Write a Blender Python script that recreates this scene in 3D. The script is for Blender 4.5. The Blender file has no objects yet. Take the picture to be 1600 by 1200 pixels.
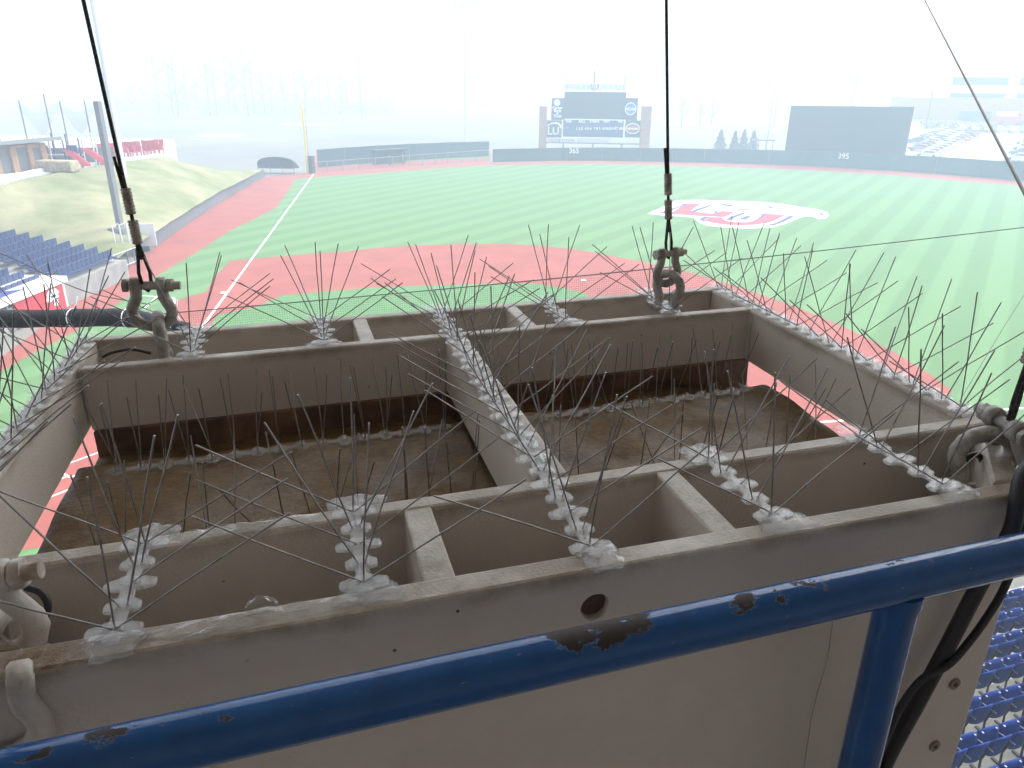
import bpy, bmesh, math, random
import numpy as np
from mathutils import Vector, Matrix, Quaternion
random.seed(7)
RND = random.Random(11)
scene = bpy.context.scene
COL = scene.collection

# ------------------------------------------------------------------ camera
F, CX, CY, CZ = 1173.16, 29.03055, -12.24457, 14.87014
YAW, PITCH, ROLL = -0.6125066, -0.3862454, 0.0102988
CAM = Vector((CX, CY, CZ))
fw = Vector((math.sin(YAW)*math.cos(PITCH), math.cos(YAW)*math.cos(PITCH), math.sin(PITCH)))
rt = fw.cross(Vector((0, 0, 1))).normalized(); up = rt.cross(fw)
rt, up = (math.cos(ROLL)*rt + math.sin(ROLL)*up), (-math.sin(ROLL)*rt + math.cos(ROLL)*up)
cam = bpy.data.cameras.new('camera')
cam.sensor_width = 36; cam.lens = 36*F/1600; cam.clip_start = 0.05; cam.clip_end = 4000
camo = bpy.data.objects.new('camera', cam); COL.objects.link(camo)
camo.matrix_world = Matrix(((rt.x, up.x, -fw.x, CX), (rt.y, up.y, -fw.y, CY), (rt.z, up.z, -fw.z, CZ), (0, 0, 0, 1)))
scene.camera = camo

# ------------------------------------------------------------------ sky, sun, exposure
SUN_EL, SUN_AZ = math.radians(52), math.radians(20)        # azimuth clockwise from +Y
world = bpy.data.worlds.new('World'); scene.world = world; world.use_nodes = True
nt = world.node_tree; nt.nodes.clear()
sky = nt.nodes.new('ShaderNodeTexSky'); sky.sky_type = 'NISHITA'; sky.sun_disc = False
sky.sun_elevation = SUN_EL; sky.sun_rotation = SUN_AZ; sky.air_density = 1.0; sky.dust_density = 4.0
hs = nt.nodes.new('ShaderNodeHueSaturation'); hs.inputs['Saturation'].default_value = 0.16; hs.inputs['Value'].default_value = 1.0
bg = nt.nodes.new('ShaderNodeBackground'); bg.inputs['Strength'].default_value = 0.15
wo = nt.nodes.new('ShaderNodeOutputWorld')
nt.links.new(sky.outputs[0], hs.inputs['Color']); nt.links.new(hs.outputs[0], bg.inputs[0]); nt.links.new(bg.outputs[0], wo.inputs[0])
sun = bpy.data.lights.new('sun', 'SUN'); sun.energy = 1.2; sun.angle = math.radians(40); sun.color = (1, .985, .96)
suno = bpy.data.objects.new('sun', sun); COL.objects.link(suno)
sd = Vector((math.sin(SUN_AZ)*math.cos(SUN_EL), math.cos(SUN_AZ)*math.cos(SUN_EL), math.sin(SUN_EL)))
suno.rotation_euler = (-sd).to_track_quat('-Z', 'Y').to_euler(); suno.location = (0, 0, 200)
scene.view_settings.view_transform = 'Standard'; scene.view_settings.look = 'None'
scene.view_settings.gamma = 1; scene.view_settings.exposure = 1.58
scene.cycles.use_denoising = True
scene.cycles.max_bounces = 8; scene.cycles.diffuse_bounces = 4; scene.cycles.transparent_max_bounces = 16
scene.cycles.volume_bounces = 1

# ------------------------------------------------------------------ helpers
def ray(px, py):
    return fw + rt*((px-800)/F) - up*((py-600)/F)
def G(px, py, z=0.0):
    d = ray(px, py); return CAM + d*((z-CZ)/d.z)
def AT(px, py, depth):
    return CAM + ray(px, py)*depth
def on_plane(px, py, p0, n):
    d = ray(px, py); return CAM + d*((p0-CAM).dot(n)/d.dot(n))
TH = math.radians(52.9)
U = Vector((math.cos(TH), math.sin(TH), 0)); V = Vector((-math.sin(TH), math.cos(TH), 0)); Z = Vector((0, 0, 1))
HS = 0.45
SPK = Matrix.Translation(CAM - Z*HS) @ Matrix.Rotation(TH, 4, 'Z')   # speaker frame: x=U, y=V, z=0 at the frame's top
def Sv(px, py, vv):
    d = ray(px, py); p = d*(vv/d.dot(V)); return Vector((p.dot(U), vv, p.z+HS))

class MB:
    def __init__(s): s.v = []; s.f = []; s.sm = []
    def add(s, vs, fs, smooth=False):
        o = len(s.v); s.v += [tuple(x) for x in vs]; s.f += [tuple(i+o for i in f) for f in fs]; s.sm += [smooth]*len(fs); return s
    def box(s, c, d, M=None):
        x, y, z = d[0]/2, d[1]/2, d[2]/2
        vs = [Vector((c[0]+i*x, c[1]+j*y, c[2]+k*z)) for k in (-1, 1) for j in (-1, 1) for i in (-1, 1)]
        if M is not None: vs = [M @ w for w in vs]
        return s.add(vs, [(0, 2, 3, 1), (4, 5, 7, 6), (0, 1, 5, 4), (2, 6, 7, 3), (0, 4, 6, 2), (1, 3, 7, 5)])
    def prism(s, poly, z0, z1):
        n = len(poly)
        a = sum(poly[i][0]*poly[(i+1) % n][1]-poly[(i+1) % n][0]*poly[i][1] for i in range(n))
        if a < 0: poly = poly[::-1]
        vs = [(p[0], p[1], z0) for p in poly]+[(p[0], p[1], z1) for p in poly]
        return s.add(vs, [tuple(range(n))[::-1], tuple(range(n, 2*n))]+[(i, (i+1) % n, n+(i+1) % n, n+i) for i in range(n)])
    def tube(s, path, r, n=8, cap=True, closed=False):
        P = [Vector(p) for p in path]; m = len(P); R = r if isinstance(r, (list, tuple)) else [r]*m
        vs = []; nrm = None
        for i in range(m):
            t = (P[(i+1) % m]-P[i-1]) if closed else (P[min(i+1, m-1)]-P[max(i-1, 0)])
            t.normalize()
            if nrm is None:
                nrm = t.orthogonal().normalized()
            nrm = (nrm - t*nrm.dot(t)).normalized(); b = t.cross(nrm)
            for k in range(n):
                a = 2*math.pi*k/n; vs.append(P[i]+(nrm*math.cos(a)+b*math.sin(a))*R[i])
        fs = []
        for i in range(m if closed else m-1):
            j = (i+1) % m
            fs += [(i*n+k, i*n+(k+1) % n, j*n+(k+1) % n, j*n+k) for k in range(n)]
        s.add(vs, fs, True)
        if cap and not closed:
            s.add(vs[:n], [tuple(range(n))[::-1]]); s.add(vs[-n:], [tuple(range(n))])
        return s
    def cyl(s, p0, p1, r, n=12, r2=None):
        return s.tube([p0, p1], [r, r if r2 is None else r2], n)
    def build(s, name, mat, parent=None, M=None, bevel=0):
        me = bpy.data.meshes.new(name); me.from_pydata(s.v, [], s.f); me.polygons.foreach_set('use_smooth', s.sm)
        me.update(); me.validate()
        return link(name, me, mat, parent, M, bevel)
def link(name, me, mat, parent=None, M=None, bevel=0):
    o = bpy.data.objects.new(name, me); COL.objects.link(o)
    if mat is not None and hasattr(me, 'materials') and not len(me.materials): me.materials.append(mat)
    if parent is not None: o.parent = parent
    if M is not None: o.matrix_local = M
    if bevel:
        b = o.modifiers.new('bevel', 'BEVEL'); b.width = bevel; b.segments = 2; b.limit_method = 'ANGLE'
    return o
def tag(o, label=None, cat=None, group=None, kind=None):
    if label: o['label'] = label
    if cat: o['category'] = cat
    if group: o['group'] = group
    if kind: o['kind'] = kind
    return o
def empty(name, M=None, label=None, cat=None, group=None):
    o = bpy.data.objects.new(name, None); COL.objects.link(o); o.empty_display_size = .1
    if M is not None: o.matrix_world = M if isinstance(M, Matrix) else Matrix.Translation(M)
    return tag(o, label, cat, group)
def copy_tree(o, parent=None):
    c = o.copy(); COL.objects.link(c)
    c.parent = parent
    for ch in o.children: copy_tree(ch, c)
    return c
def text(name, s, mat, size, M, parent=None, ext=.004, align='CENTER', bold=0.0):
    cu = bpy.data.curves.new(name, 'FONT'); cu.body = s; cu.size = size; cu.extrude = ext; cu.align_x = align; cu.align_y = 'CENTER'; cu.offset = bold; cu.resolution_u = 3
    tmp = bpy.data.objects.new(name, cu); COL.objects.link(tmp); bpy.context.view_layer.update()
    me = bpy.data.meshes.new_from_object(tmp.evaluated_get(bpy.context.evaluated_depsgraph_get())); bpy.data.objects.remove(tmp)
    me.materials.clear()
    return link(name, me, mat, parent, M)

# ------------------------------------------------------------------ materials
def mat(name, col, rough=.7, var=0, scale=5, bump=0, bscale=60, metal=0, spec=.5, col2=None, lo=.4, hi=.65, detail=5, stretch=None, coat=0):
    m = bpy.data.materials.new(name); m.use_nodes = True; t = m.node_tree; b = t.nodes['Principled BSDF']
    b.inputs['Roughness'].default_value = rough; b.inputs['Metallic'].default_value = metal
    b.inputs['Specular IOR Level'].default_value = spec; b.inputs['Coat Weight'].default_value = coat
    b.inputs['Base Color'].default_value = (*col, 1)
    if var or col2 or bump:
        tc = t.nodes.new('ShaderNodeTexCoord'); src = tc.outputs['Object']
        if stretch:
            mp = t.nodes.new('ShaderNodeMapping'); mp.inputs['Scale'].default_value = stretch; t.links.new(src, mp.inputs[0]); src = mp.outputs[0]
    if var or col2:
        n = t.nodes.new('ShaderNodeTexNoise'); n.inputs['Scale'].default_value = scale; n.inputs['Detail'].default_value = detail; n.inputs['Roughness'].default_value = .6
        t.links.new(src, n.inputs['Vector'])
        r = t.nodes.new('ShaderNodeValToRGB'); r.color_ramp.elements[0].position = lo; r.color_ramp.elements[1].position = hi
        c2 = col2 or tuple(min(1, c*(1+var)) for c in col); c1 = col if col2 else tuple(c*(1-var) for c in col)
        r.color_ramp.elements[0].color = (*c1, 1); r.color_ramp.elements[1].color = (*c2, 1)
        t.links.new(n.outputs[0], r.inputs[0]); t.links.new(r.outputs[0], b.inputs['Base Color'])
    if bump:
        n2 = t.nodes.new('ShaderNodeTexNoise'); n2.inputs['Scale'].default_value = bscale; n2.inputs['Detail'].default_value = 4
        t.links.new(src, n2.inputs['Vector'])
        bp = t.nodes.new('ShaderNodeBump'); bp.inputs['Strength'].default_value = bump; bp.inputs['Distance'].default_value = .01
        t.links.new(n2.outputs[0], bp.inputs['Height']); t.links.new(bp.outputs[0], b.inputs['Normal'])
    return m
def N(t, typ, **kw):
    n = t.nodes.new(typ)
    for k, v in kw.items(): setattr(n, k, v)
    return n
def ramp(t, src, a, b, ca=(0, 0, 0, 1), cb=(1, 1, 1, 1)):
    r = N(t, 'ShaderNodeValToRGB'); e = r.color_ramp.elements
    e[0].position, e[1].position, e[0].color, e[1].color = a, b, ca, cb
    t.links.new(src, r.inputs[0]); return r.outputs[0]
def noise(t, src, scale, detail=5, rough=.6, dist=0):
    n = N(t, 'ShaderNodeTexNoise'); n.inputs['Scale'].default_value = scale; n.inputs['Detail'].default_value = detail
    n.inputs['Roughness'].default_value = rough; n.inputs['Distortion'].default_value = dist
    t.links.new(src, n.inputs['Vector']); return n.outputs[0]
def mix(t, fac, a, b, blend='MIX'):
    m = N(t, 'ShaderNodeMix', data_type='RGBA', blend_type=blend)
    for s, v in ((m.inputs[0], fac), (m.inputs[6], a), (m.inputs[7], b)):
        if isinstance(v, (int, float)): s.default_value = v
        elif isinstance(v, tuple): s.default_value = v if len(v) == 4 else (*v, 1)
        else: t.links.new(v, s)
    return m.outputs[2]
def math_(t, op, a, b=None):
    m = N(t, 'ShaderNodeMath', operation=op)
    for s, v in zip(m.inputs, (a, b)):
        if v is None: continue
        if isinstance(v, (int, float)): s.default_value = v
        else: t.links.new(v, s)
    return m.outputs[0]

def beige_paint():
    m = bpy.data.materials.new('beige_paint'); m.use_nodes = True; t = m.node_tree; b = t.nodes['Principled BSDF']
    tc = N(t, 'ShaderNodeTexCoord').outputs['Object']
    sp = N(t, 'ShaderNodeSeparateXYZ'); t.links.new(tc, sp.inputs[0])
    base = mix(t, ramp(t, noise(t, tc, 4.0, 9, .7), .33, .68), (.54, .475, .42), (.62, .56, .505))
    geo = N(t, 'ShaderNodeNewGeometry'); sn = N(t, 'ShaderNodeSeparateXYZ'); t.links.new(geo.outputs['Normal'], sn.inputs[0])
    top = ramp(t, sn.outputs[2], .35, .8)
    dirt = math_(t, 'MULTIPLY', top, ramp(t, noise(t, tc, 9, 8, .7), .42, .68))
    c = mix(t, math_(t, 'MULTIPLY', dirt, .85), base, (.20, .155, .10))
    # grime band that ran down just below the top edge, broken up by noise
    band = ramp(t, math_(t, 'ADD', sp.outputs[2], math_(t, 'MULTIPLY', noise(t, tc, 14, 6), .04)), -.012, .014)
    c = mix(t, math_(t, 'MULTIPLY', band, math_(t, 'MULTIPLY', ramp(t, noise(t, tc, 6, 6, .7), .38, .58), .7)), c, (.24, .185, .12))
    # rust in the stained rail-side corner and small specks
    cx = N(t, 'ShaderNodeVectorMath', operation='DISTANCE'); t.links.new(tc, cx.inputs[0]); cx.inputs[1].default_value = (-.25, .59, 0)
    rust = math_(t, 'MULTIPLY', ramp(t, cx.outputs['Value'], .03, .19, (1, 1, 1, 1), (0, 0, 0, 1)), ramp(t, noise(t, tc, 18, 6, .7), .33, .52))
    c = mix(t, math_(t, 'MULTIPLY', math_(t, 'MULTIPLY', rust, top), .95), c, (.15, .075, .025))
    cx2 = N(t, 'ShaderNodeVectorMath', operation='DISTANCE'); t.links.new(tc, cx2.inputs[0]); cx2.inputs[1].default_value = (.80, .58, 0)
    rust2 = math_(t, 'MULTIPLY', ramp(t, cx2.outputs['Value'], .02, .13, (1, 1, 1, 1), (0, 0, 0, 1)), ramp(t, noise(t, tc, 16, 6, .7), .40, .62))
    c = mix(t, math_(t, 'MULTIPLY', math_(t, 'MULTIPLY', rust2, top), .7), c, (.15, .09, .04))
    vor = N(t, 'ShaderNodeTexVoronoi'); vor.inputs['Scale'].default_value = 24; vor.inputs['Randomness'].default_value = 1; t.links.new(tc, vor.inputs['Vector'])
    speck = math_(t, 'MULTIPLY', ramp(t, vor.outputs['Distance'], .035, .055, (1, 1, 1, 1), (0, 0, 0, 1)), ramp(t, noise(t, tc, 2.3, 2), .46, .55))
    c = mix(t, speck, c, (.07, .045, .03))
    t.links.new(c, b.inputs['Base Color']); b.inputs['Roughness'].default_value = .42
    bp = N(t, 'ShaderNodeBump'); bp.inputs['Strength'].default_value = .6; bp.inputs['Distance'].default_value = .002
    t.links.new(noise(t, tc, 260, 3), bp.inputs['Height']); t.links.new(bp.outputs[0], b.inputs['Normal'])
    return m
def blue_rail_paint():
    m = bpy.data.materials.new('chipped_blue_paint'); m.use_nodes = True; t = m.node_tree; b = t.nodes['Principled BSDF']
    tc = N(t, 'ShaderNodeTexCoord').outputs['Object']
    geo = N(t, 'ShaderNodeNewGeometry'); sn = N(t, 'ShaderNodeSeparateXYZ'); t.links.new(geo.outputs['Normal'], sn.inputs[0])
    n1 = noise(t, tc, 13, 8, .65, .3)
    mp = N(t, 'ShaderNodeMapping'); mp.inputs['Scale'].default_value = (1, 3, 3); t.links.new(tc, mp.inputs[0])
    n2 = noise(t, mp.outputs[0], 45, 6, .7)
    # worn where hands rub: the upper side of the tube
    wear = math_(t, 'ADD', math_(t, 'MULTIPLY', math_(t, 'MAXIMUM', sn.outputs[2], 0), .185), math_(t, 'ADD', math_(t, 'MULTIPLY', n1, .75), math_(t, 'MULTIPLY', n2, .22)))
    sx_ = N(t, 'ShaderNodeSeparateXYZ'); t.links.new(tc, sx_.inputs[0])
    near = ramp(t, math_(t, 'ABSOLUTE', math_(t, 'SUBTRACT', sx_.outputs[0], .215)), .015, .075, (1, 1, 1, 1), (0, 0, 0, 1))
    side = ramp(t, math_(t, 'ABSOLUTE', math_(t, 'SUBTRACT', sx_.outputs[0], .38)), .10, .24, (1, 1, 1, 1), (0, 0, 0, 1))
    wear = math_(t, 'ADD', math_(t, 'SUBTRACT', wear, .052), math_(t, 'ADD', math_(t, 'MULTIPLY', near, .088), math_(t, 'MULTIPLY', side, .05)))
    chip = ramp(t, wear, .708, .716)
    blue = mix(t, ramp(t, noise(t, tc, 20), .35, .7), (.003, .062, .22), (.005, .085, .28))
    c = mix(t, chip, blue, mix(t, noise(t, tc, 90), (.014, .009, .007), (.04, .028, .022)))
    rim = math_(t, 'MULTIPLY', ramp(t, wear, .700, .707), math_(t, 'SUBTRACT', 1, chip))
    c = mix(t, math_(t, 'MULTIPLY', rim, .15), c, (.25, .35, .5))
    scr = ramp(t, noise(t, mp.outputs[0], 130, 2), .74, .77)
    c = mix(t, math_(t, 'MULTIPLY', scr, .5), c, (.3, .33, .38))
    t.links.new(c, b.inputs['Base Color'])
    t.links.new(mix(t, chip, (.13, .13, .13), (.75, .75, .75)), b.inputs['Roughness'])
    bp = N(t, 'ShaderNodeBump'); bp.inputs['Strength'].default_value = .5; bp.inputs['Distance'].default_value = .002
    t.links.new(math_(t, 'SUBTRACT', math_(t, 'MULTIPLY', noise(t, tc, 60, 3), .15), chip), bp.inputs['Height']); t.links.new(bp.outputs[0], b.inputs['Normal'])
    return m
def well_board():
    m = bpy.data.materials.new('stained_board'); m.use_nodes = True; t = m.node_tree; b = t.nodes['Principled BSDF']
    tc = N(t, 'ShaderNodeTexCoord').outputs['Object']
    mp = N(t, 'ShaderNodeMapping'); mp.inputs['Scale'].default_value = (1, 1.8, 1); t.links.new(tc, mp.inputs[0])
    sp = N(t, 'ShaderNodeSeparateXYZ'); t.links.new(tc, sp.inputs[0])
    c = mix(t, ramp(t, noise(t, mp.outputs[0], 60, 6, .75), .3, .72), (.068, .036, .010), (.195, .116, .036))
    wet = ramp(t, math_(t, 'ADD', sp.outputs[1], math_(t, 'MULTIPLY', noise(t, mp.outputs[0], 5, 5), .16)), 1.275, 1.30)
    c = mix(t, math_(t, 'MULTIPLY', wet, .8), c, (.075, .030, .015))
    st = ramp(t, noise(t, mp.outputs[0], 5.5, 6, .65, .5), .53, .68)
    c = mix(t, math_(t, 'MULTIPLY', st, .85), c, (.045, .018, .009))
    t.links.new(c, b.inputs['Base Color'])
    t.links.new(ramp(t, noise(t, tc, 7), .4, .65, (.3, .3, .3, 1), (.8, .8, .8, 1)), b.inputs['Roughness'])
    bp = N(t, 'ShaderNodeBump'); bp.inputs['Strength'].default_value = .6; bp.inputs['Distance'].default_value = .004
    t.links.new(noise(t, tc, 120, 5), bp.inputs['Height']); t.links.new(bp.outputs[0], b.inputs['Normal'])
    return m
def clear(name, alpha, col, rough, bscale=110, bump=.6, tint=.94):
    m = bpy.data.materials.new(name); m.use_nodes = True; t = m.node_tree; t.nodes.clear()
    tc = N(t, 'ShaderNodeTexCoord').outputs['Object']
    bp = N(t, 'ShaderNodeBump'); bp.inputs['Strength'].default_value = bump; bp.inputs['Distance'].default_value = .004
    t.links.new(noise(t, tc, bscale, 3), bp.inputs['Height'])
    tr = N(t, 'ShaderNodeBsdfTransparent'); tr.inputs[0].default_value = (tint, tint, tint, 1)
    df = N(t, 'ShaderNodeBsdfDiffuse'); df.inputs[0].default_value = (*col, 1)
    gl = N(t, 'ShaderNodeBsdfGlossy'); gl.inputs['Roughness'].default_value = rough; gl.inputs[0].default_value = (.95, .95, .95, 1); t.links.new(bp.outputs[0], gl.inputs['Normal'])
    a = N(t, 'ShaderNodeMixShader'); a.inputs[0].default_value = alpha; t.links.new(tr.outputs[0], a.inputs[1]); t.links.new(df.outputs[0], a.inputs[2])
    fr = N(t, 'ShaderNodeLayerWeight'); fr.inputs[0].default_value = .5; t.links.new(bp.outputs[0], fr.inputs['Normal'])
    fac = math_(t, 'ADD', math_(t, 'MULTIPLY', math_(t, 'POWER', fr.outputs['Facing'], 3.0), .26), .03)
    b = N(t, 'ShaderNodeMixShader'); t.links.new(fac, b.inputs[0]); t.links.new(a.outputs[0], b.inputs[1]); t.links.new(gl.outputs[0], b.inputs[2])
    o = N(t, 'ShaderNodeOutputMaterial'); t.links.new(b.outputs[0], o.inputs[0])
    return m
def turf():
    m = bpy.data.materials.new('striped_turf'); m.use_nodes = True; t = m.node_tree; b = t.nodes['Principled BSDF']
    tc = N(t, 'ShaderNodeTexCoord').outputs['Object']; sp = N(t, 'ShaderNodeSeparateXYZ'); t.links.new(tc, sp.inputs[0])
    x = math_(t, 'ADD', sp.outputs[0], math_(t, 'MULTIPLY', sp.outputs[1], .043))
    s = math_(t, 'SINE', math_(t, 'ADD', math_(t, 'MULTIPLY', x, 2*math.pi/3.6), math_(t, 'MULTIPLY', noise(t, tc, .4, 2), .5)))
    st = ramp(t, math_(t, 'ADD', math_(t, 'MULTIPLY', s, .5), .5), .38, .62)
    n = math_(t, 'ADD', math_(t, 'MULTIPLY', noise(t, tc, 1.2, 8, .75), .6), math_(t, 'MULTIPLY', ramp(t, noise(t, tc, .09, 5, .7), .35, .65), .45))
    a = mix(t, n, (.088, .170, .066), (.104, .196, .078)); c = mix(t, n, (.108, .204, .082), (.126, .230, .096))
    t.links.new(mix(t, st, a, c), b.inputs['Base Color']); b.inputs['Roughness'].default_value = .9; b.inputs['Specular IOR Level'].default_value = .1
    return m
M = dict(
    beige=beige_paint(), rail=blue_rail_paint(), board=well_board(), turf=turf(),
    clear2=clear('thin_clear_plastic', .12, (.80, .80, .80), .08), clear=clear('clear_plastic', .13, (.80, .82, .84), .08, 60, .3), seal=clear('clear_sealant', .09, (.80, .79, .74), .06, 130, 1.0),
    wire=mat('spike_wire', (.32, .30, .29), .34, metal=.85, var=.25, scale=40),
    steel=mat('galvanised_steel', (.36, .335, .30), .55, var=.3, scale=35, bump=.4, bscale=90, metal=.25),
    pale_steel=mat('pale_steel', (.55, .50, .45), .5, col2=(.30, .2, .13), lo=.55, hi=.75, scale=30, bump=.3, bscale=80),
    rope=mat('wire_rope', (.05, .047, .04), .6, var=.4, scale=200, bump=.8, bscale=300, metal=.3),
    sleeve=mat('swage_sleeve', (.30, .26, .22), .5, var=.3, scale=60, metal=.4, bump=.4, bscale=100),
    rubber=mat('black_rubber', (.016, .013, .015), .5, bump=.2),
    netblack=mat('black_netting', (.010, .011, .016), .85, var=.4, scale=60, bump=1, bscale=60),
    netcord=mat('net_cord', (.03, .033, .036), .8), tie=mat('white_tie', (.75, .76, .8), .5),
    dirt=mat('red_turf', (.285, .084, .068), .95, var=.16, scale=.33, lo=.3, hi=.72, bump=.3, bscale=3, spec=.1, detail=8),
    grass2=mat('infield_turf', (.098, .200, .078), .95, var=.08, scale=1.2, spec=.1),
    white=mat('white_paint', (.80, .80, .80), .6, var=.03, scale=2), logo_red=mat('logo_red', (.36, .04, .06), .9, var=.06, scale=2),
    logo_blue=mat('logo_blue', (.025, .04, .19), .9, var=.06, scale=2),
    berm=mat('dormant_grass', (.135, .165, .068), .95, col2=(.31, .28, .175), lo=.33, hi=.72, scale=.22, bump=.6, bscale=8, spec=.1, detail=9),
    ground=mat('ground', (.16, .155, .14), .95, col2=(.22, .21, .19), scale=.03, spec=.1),
    asphalt=mat('asphalt', (.30, .30, .30), .9, var=.1, scale=.1), concrete=mat('concrete', (.42, .405, .38), .85, var=.14, scale=1.5, bump=.2, bscale=30),
    tread=mat('tread_concrete', (.15, .145, .125), .85, var=.18, scale=2.5, bump=.2, bscale=40),  # tread base darkened to stand in for the canopy's shade
    wallpad=mat('dark_green_padding', (.012, .05, .05), .7, var=.12, scale=.7), greywall=mat('grey_wall_padding', (.11, .115, .125), .75, var=.1, scale=.6),
    black=mat('matt_black', (.012, .013, .016), .7, var=.1, scale=1), navy=mat('navy_panel', (.012, .022, .075), .5), screen=mat('led_screen_off', (.008, .010, .016), .4),
    board_blue=mat('score_blue', (.014, .035, .15), .5), brick=mat('brick_column', (.38, .19, .12), .9, var=.15, scale=2), brick2=mat('tan_brick', (.44, .24, .13), .9, var=.12, scale=3),
    red=mat('red_vinyl', (.50, .025, .035), .55, var=.1, scale=1.5), redchair=mat('red_plastic', (.45, .02, .05), .5), yellow=mat('yellow_paint', (.75, .58, .06), .5),
    seat=mat('blue_seat_plastic', (.003, .022, .15), .6, spec=.12, var=.15, scale=6), seat_far=mat('navy_seat_plastic', (.02, .035, .115), .35), seatmetal=mat('seat_bracket', (.14, .18, .28), .5),  # near seat blue also darkened, with roof shade put into the colour
    greypole=mat('grey_pole', (.16, .155, .17), .7), lightpole=mat('light_pole', (.58, .59, .61), .6), conifer=mat('conifer_needles', (.030, .055, .028), .9, var=.4, scale=.8),
    bark=mat('bark', (.10, .08, .065), .9, var=.3, scale=8), stone=mat('stone', (.36, .29, .19), .9, var=.3, scale=3), glass=mat('dark_glass', (.05, .06, .075), .15),
    pale=mat('pale_panel', (.62, .63, .65), .7), rooftin=mat('roof_sheet', (.18, .19, .2), .6), skin=mat('skin', (.45, .28, .2), .6), darkcloth=mat('dark_cloth', (.03, .03, .04), .9),
    deck=mat('roof_deck', (.72, .70, .68), .7), tan=mat('tan_wall', (.56, .51, .46), .8), drygrass=mat('dry_grass', (.30, .24, .12), .95, var=.2, scale=1), cyan=mat('cyan_disc', (.02, .16, .42), .6),
    chain=clear('chain_link_mesh', .18, (.05, .07, .08), .7, 2, 0, 1.0),
)

# ------------------------------------------------------------------ ground and field (home plate at the origin, +Y to centre field)
def sheet(name, pts, z, m, parent=None):
    pts = [(p[0], p[1]) for p in pts]; n = len(pts)
    a = sum(pts[i][0]*pts[(i+1) % n][1]-pts[(i+1) % n][0]*pts[i][1] for i in range(n))
    if a < 0: pts = pts[::-1]
    b = MB(); b.add([(x, y, z) for x, y in pts], [tuple(range(n))]); return b.build(name, m, parent)
def S(o): o['kind'] = 'structure'; return o
S(sheet('ground', [(-720, -720), (720, -720), (720, 720), (-720, 720)], -.06, M['ground']))
wall_px = [(770, 253), (825, 252), (880, 251), (940, 251), (1000, 252), (1050, 253), (1100, 254), (1150, 255.5), (1200, 257), (1260, 259.5), (1318, 262.5), (1390, 266.5), (1460, 271), (1530, 277), (1600, 283)]
WALL = [G(*p) for p in wall_px]
WALL += [Vector((45, 132, 0)), Vector((64, 113, 0)), Vector((76, 90, 0))]
lwall_px = [(235, 392), (268, 368), (300, 345), (340, 319), (362, 305), (385, 292), (413, 277)]
LWALL = [G(*p) for p in lwall_px]
fence = [G(487, 270), G(560, 265), G(640, 260), (G(700, 256)), G(764, 252)]
outline = [Vector((-28, -10, 0)), G(0, 560), G(105, 481)] + LWALL + [G(470, 271)] + fence + WALL + [Vector((70, 60, 0)), Vector((40, 15, 0)), Vector((22, -5, 0)), Vector((8, -20, 0)), Vector((-12, -22, 0))]
S(sheet('warning_track', outline, 0.0, M['dirt']))
def edge(px): return [G(*p) for p in px]
left_edge = edge([(0, 581), (60, 548), (134, 509), (190, 470), (250, 428), (306, 395), (359, 361), (400, 341), (431, 325), (448, 302), (462, 280)])
out_edge = edge([(486, 277.5), (560, 272.5), (640, 266.5), (700, 262), (764, 258.5), (825, 257.5), (880, 256.5), (940, 256.5), (1000, 257.5), (1100, 260), (1200, 263.5), (1318, 269.5), (1390, 274), (1460, 279.5), (1530, 285.5), (1600, 291)])
right_edge = [Vector((42, 124, 0)), Vector((58, 106, 0)), Vector((66, 84, 0)), Vector((58, 55, 0)), Vector((34, 20, 0)), Vector((16, -3, 0)), Vector((6, -13, 0)), Vector((-6, -14, 0)), Vector((-13, -6, 0))]
S(sheet('turf_field', left_edge + out_edge + right_edge, .004, M['turf']))
arc = edge([(275, 470), (322, 456), (337, 431), (360, 408), (420, 402), (480, 397), (540, 393), (590, 387.5), (640, 384), (715, 381.5), (790, 381), (850, 384.5), (900, 390), (1000, 408), (1080, 426), (1150, 447), (1250, 482), (1300, 503), (1350, 526), (1400, 552), (1450, 583), (1490, 612)])
infield = arc + [Vector((24, 21, 0)), Vector((21, 18.2, 0)), Vector((3.2, .4, 0)), Vector((4.4, -3, 0)), Vector((2.6, -5.2, 0)), Vector((0, -6, 0)), Vector((-2.6, -5.2, 0)), Vector((-4.4, -3, 0)), Vector((-3.4, .2, 0))]
S(sheet('infield_dirt', infield, .008, M['dirt']))
ig = [Vector((-.2, 4.5, 0)), Vector((-3.2, 3.8, 0)), Vector((-14.9, 15.9, 0))] + edge([(400, 480), (440, 462), (500, 456), (575, 450), (640, 447), (712, 445), (775, 443), (837, 443.5), (880, 450), (915, 459)]) + [Vector((15.4, 22.4, 0)), Vector((15.6, 17.2, 0)), Vector((3.0, 3.9, 0))]
gi = S(sheet('infield_grass', ig, .012, M['grass2']))
md = MB(); md.tube([(0, 18.44, .0), (0, 18.44, .02), (0, 18.44, .27)], [2.75, 2.7, .8], 32); S(md.build('pitching_mound', M['dirt']))
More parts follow.
